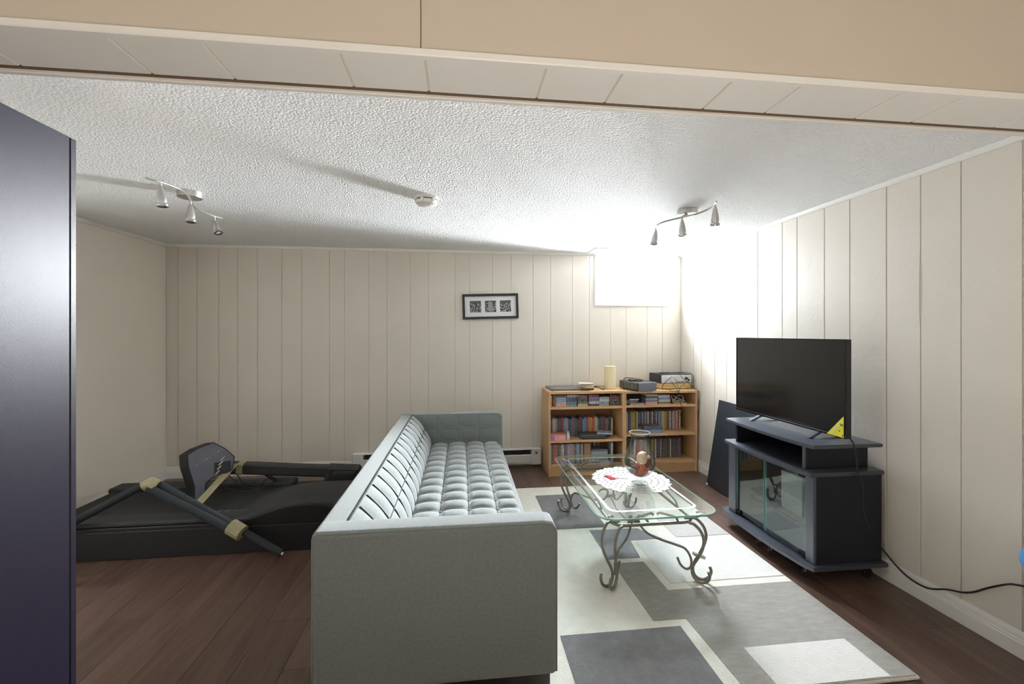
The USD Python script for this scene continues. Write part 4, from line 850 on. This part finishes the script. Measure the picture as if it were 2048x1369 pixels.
wb2 = thing('white_box', 'white upright box standing behind the right glass door of the television stand', 'box', (2.14, 2.55, .211))
obj('carton', cbox(2.10, 2.19, 2.462, 2.638, .2115, .455, .002), M['plastic_white'], wb2)
obj('lid_seam', box(2.0995, 2.1905, 2.4615, 2.6385, .44, .442), M['wall_groove'], wb2, smooth=False)
# ------------------------------------------------------------------ television
tv = thing('television', 'black flat-screen television with yellow energy sticker on the stand', 'television', (2.09, 2.585, TZ))
TX, TYA, TYB, TZA, TZB = 2.065, 2.112, 3.052, .785, 1.325
obj('cabinet', cbox(TX, TX + .032, TYA, TYB, TZA, TZB, .003), M['black_plastic'], tv)
obj('rear_bulge', cbox(TX + .03, TX + .062, TYA + .2, TYB - .2, TZA + .06, TZA + .32, .01), M['black_plastic'], tv)
b_m = m3.Manifold.cube([.006, TYB - TYA, TZB - TZA]).translate([TX - .004, TYA, TZA]) - m3.Manifold.cube([1, TYB - TYA - .016, TZB - TZA - .026]).translate([TX - .5, TYA + .008, TZA + .018])
obj('bezel', b_m, M['black_gloss'], tv, smooth=False)
obj('bezel_trim', box(TX - .0048, TX - .0038, TYA + .001, TYB - .001, TZA + .010, TZA + .0135), M['steel'], tv, smooth=False, label='silver line along the lower bezel')
obj('screen', box(TX - .0015, TX + .001, TYA + .008, TYB - .008, TZA + .018, TZB - .008), M['screen'], tv, smooth=False)
for yf in (2.30, 2.80):
    for sg in (-1, 1): obj('foot', m3.Manifold.batch_hull([m3.Manifold.cube([.02, .022, .006]).translate([TX + .006, yf - .011 + (.0 if sg < 0 else 0), TZA - .002]), m3.Manifold.cube([.022, .024, .004]).translate([TX + .005 + sg * .10, yf - .012 - .03, TZ])]), M['black_gloss'] if sg > 0 else M['black_edge'], tv)
xs_ = TX - .0055
st = obj('sticker', prism_x([(TYA + .012, TZA + .004), (TYA + .122, TZA + .004), (TYA + .012, TZA + .122)], xs_, xs_ + .0012), M['yellow'], tv, smooth=False, label='triangular yellow sticker in the lower corner')
obj('sticker_print', prism_x([(TYA + .10, TZA + .0155), (TYA + .084, TZA + .0155), (TYA + .030, TZA + .075), (TYA + .030, TZA + .092)], xs_ - .0003, xs_), M['yellow_pale'], st, smooth=False)
for (y0, y1, z0, z1) in ((.016, .034, .066, .070), (.016, .036, .073, .077), (.016, .022, .010, .018), (.034, .042, .034, .040)): obj('sticker_print', box(xs_ - .0004, xs_, TYA + y0, TYA + y1, TZA + z0, TZA + z1), M['print_dark'], st, smooth=False)
pc_ = thing('power_cord', 'black power cord hanging from the television along the right wall', 'cord', (2.2, 2.0, .02))
obj('cord', tube([(2.09, 2.14, .80), (2.088, 2.098, .772), (2.105, 2.094, .70), (2.118, 2.10, .615), (2.147, 2.10, .547), (2.147, 2.094, .413), (2.173, 2.092, .319), (2.244, 2.09, .208), (2.30, 2.10, .150), (2.31, 2.06, .112), (2.305, 1.99, .088), (2.30, 1.90, .090), (2.312, 1.82, .128), (2.315, 1.76, .150), (2.316, 1.715, .178), (2.312, 1.66, .228), (2.30, 1.60, .277), (2.272, 1.55, .312), (2.262, 1.52, .326), (2.255, 1.47, .345)], .0042, 8, 6), M['cord'], pc_)
lb = thing('leaning_board', 'dark blue-black board leaning on the right wall behind the television stand', 'board', (2.25, 3.3, 0))
bm = rot(tm(cbox(-.009, .009, 0, .66, 0, .765, .002)), 9.0, (0, 0, 0), (0, 1, 0)); bm = rot(bm, 0, (0, 0, 0)); bm.apply_translation([2.185, 2.985, .0035])
obj('panel', bm, M['board'], lb)
obj('corner_guard', rot(tm(cbox(2.172, 2.198, 3.622, 3.65, .0015, .02, .003)), 9, (2.185, 3.3, .0035), (0, 1, 0)), M['plastic_white'], lb, label='white corner guard')
bn = thing('storage_tub', 'white tub with a blue lid cropped by the right edge of the photo', 'tub', (2.192, 1.325, 0))
obj('tub', lathe([(0, 0), (.075, 0), (.078, .004), (.088, .485), (0, .485)], (2.192, 1.325, 0), 40), M['plastic_white'], bn)
obj('lid', lathe([(0, .482), (.117, .482), (.120, .489), (.120, .515), (.116, .523), (.10, .527), (.095, .521), (0, .521)], (2.192, 1.325, 0), 48), M['blue_lid'], bn, label='blue lid')
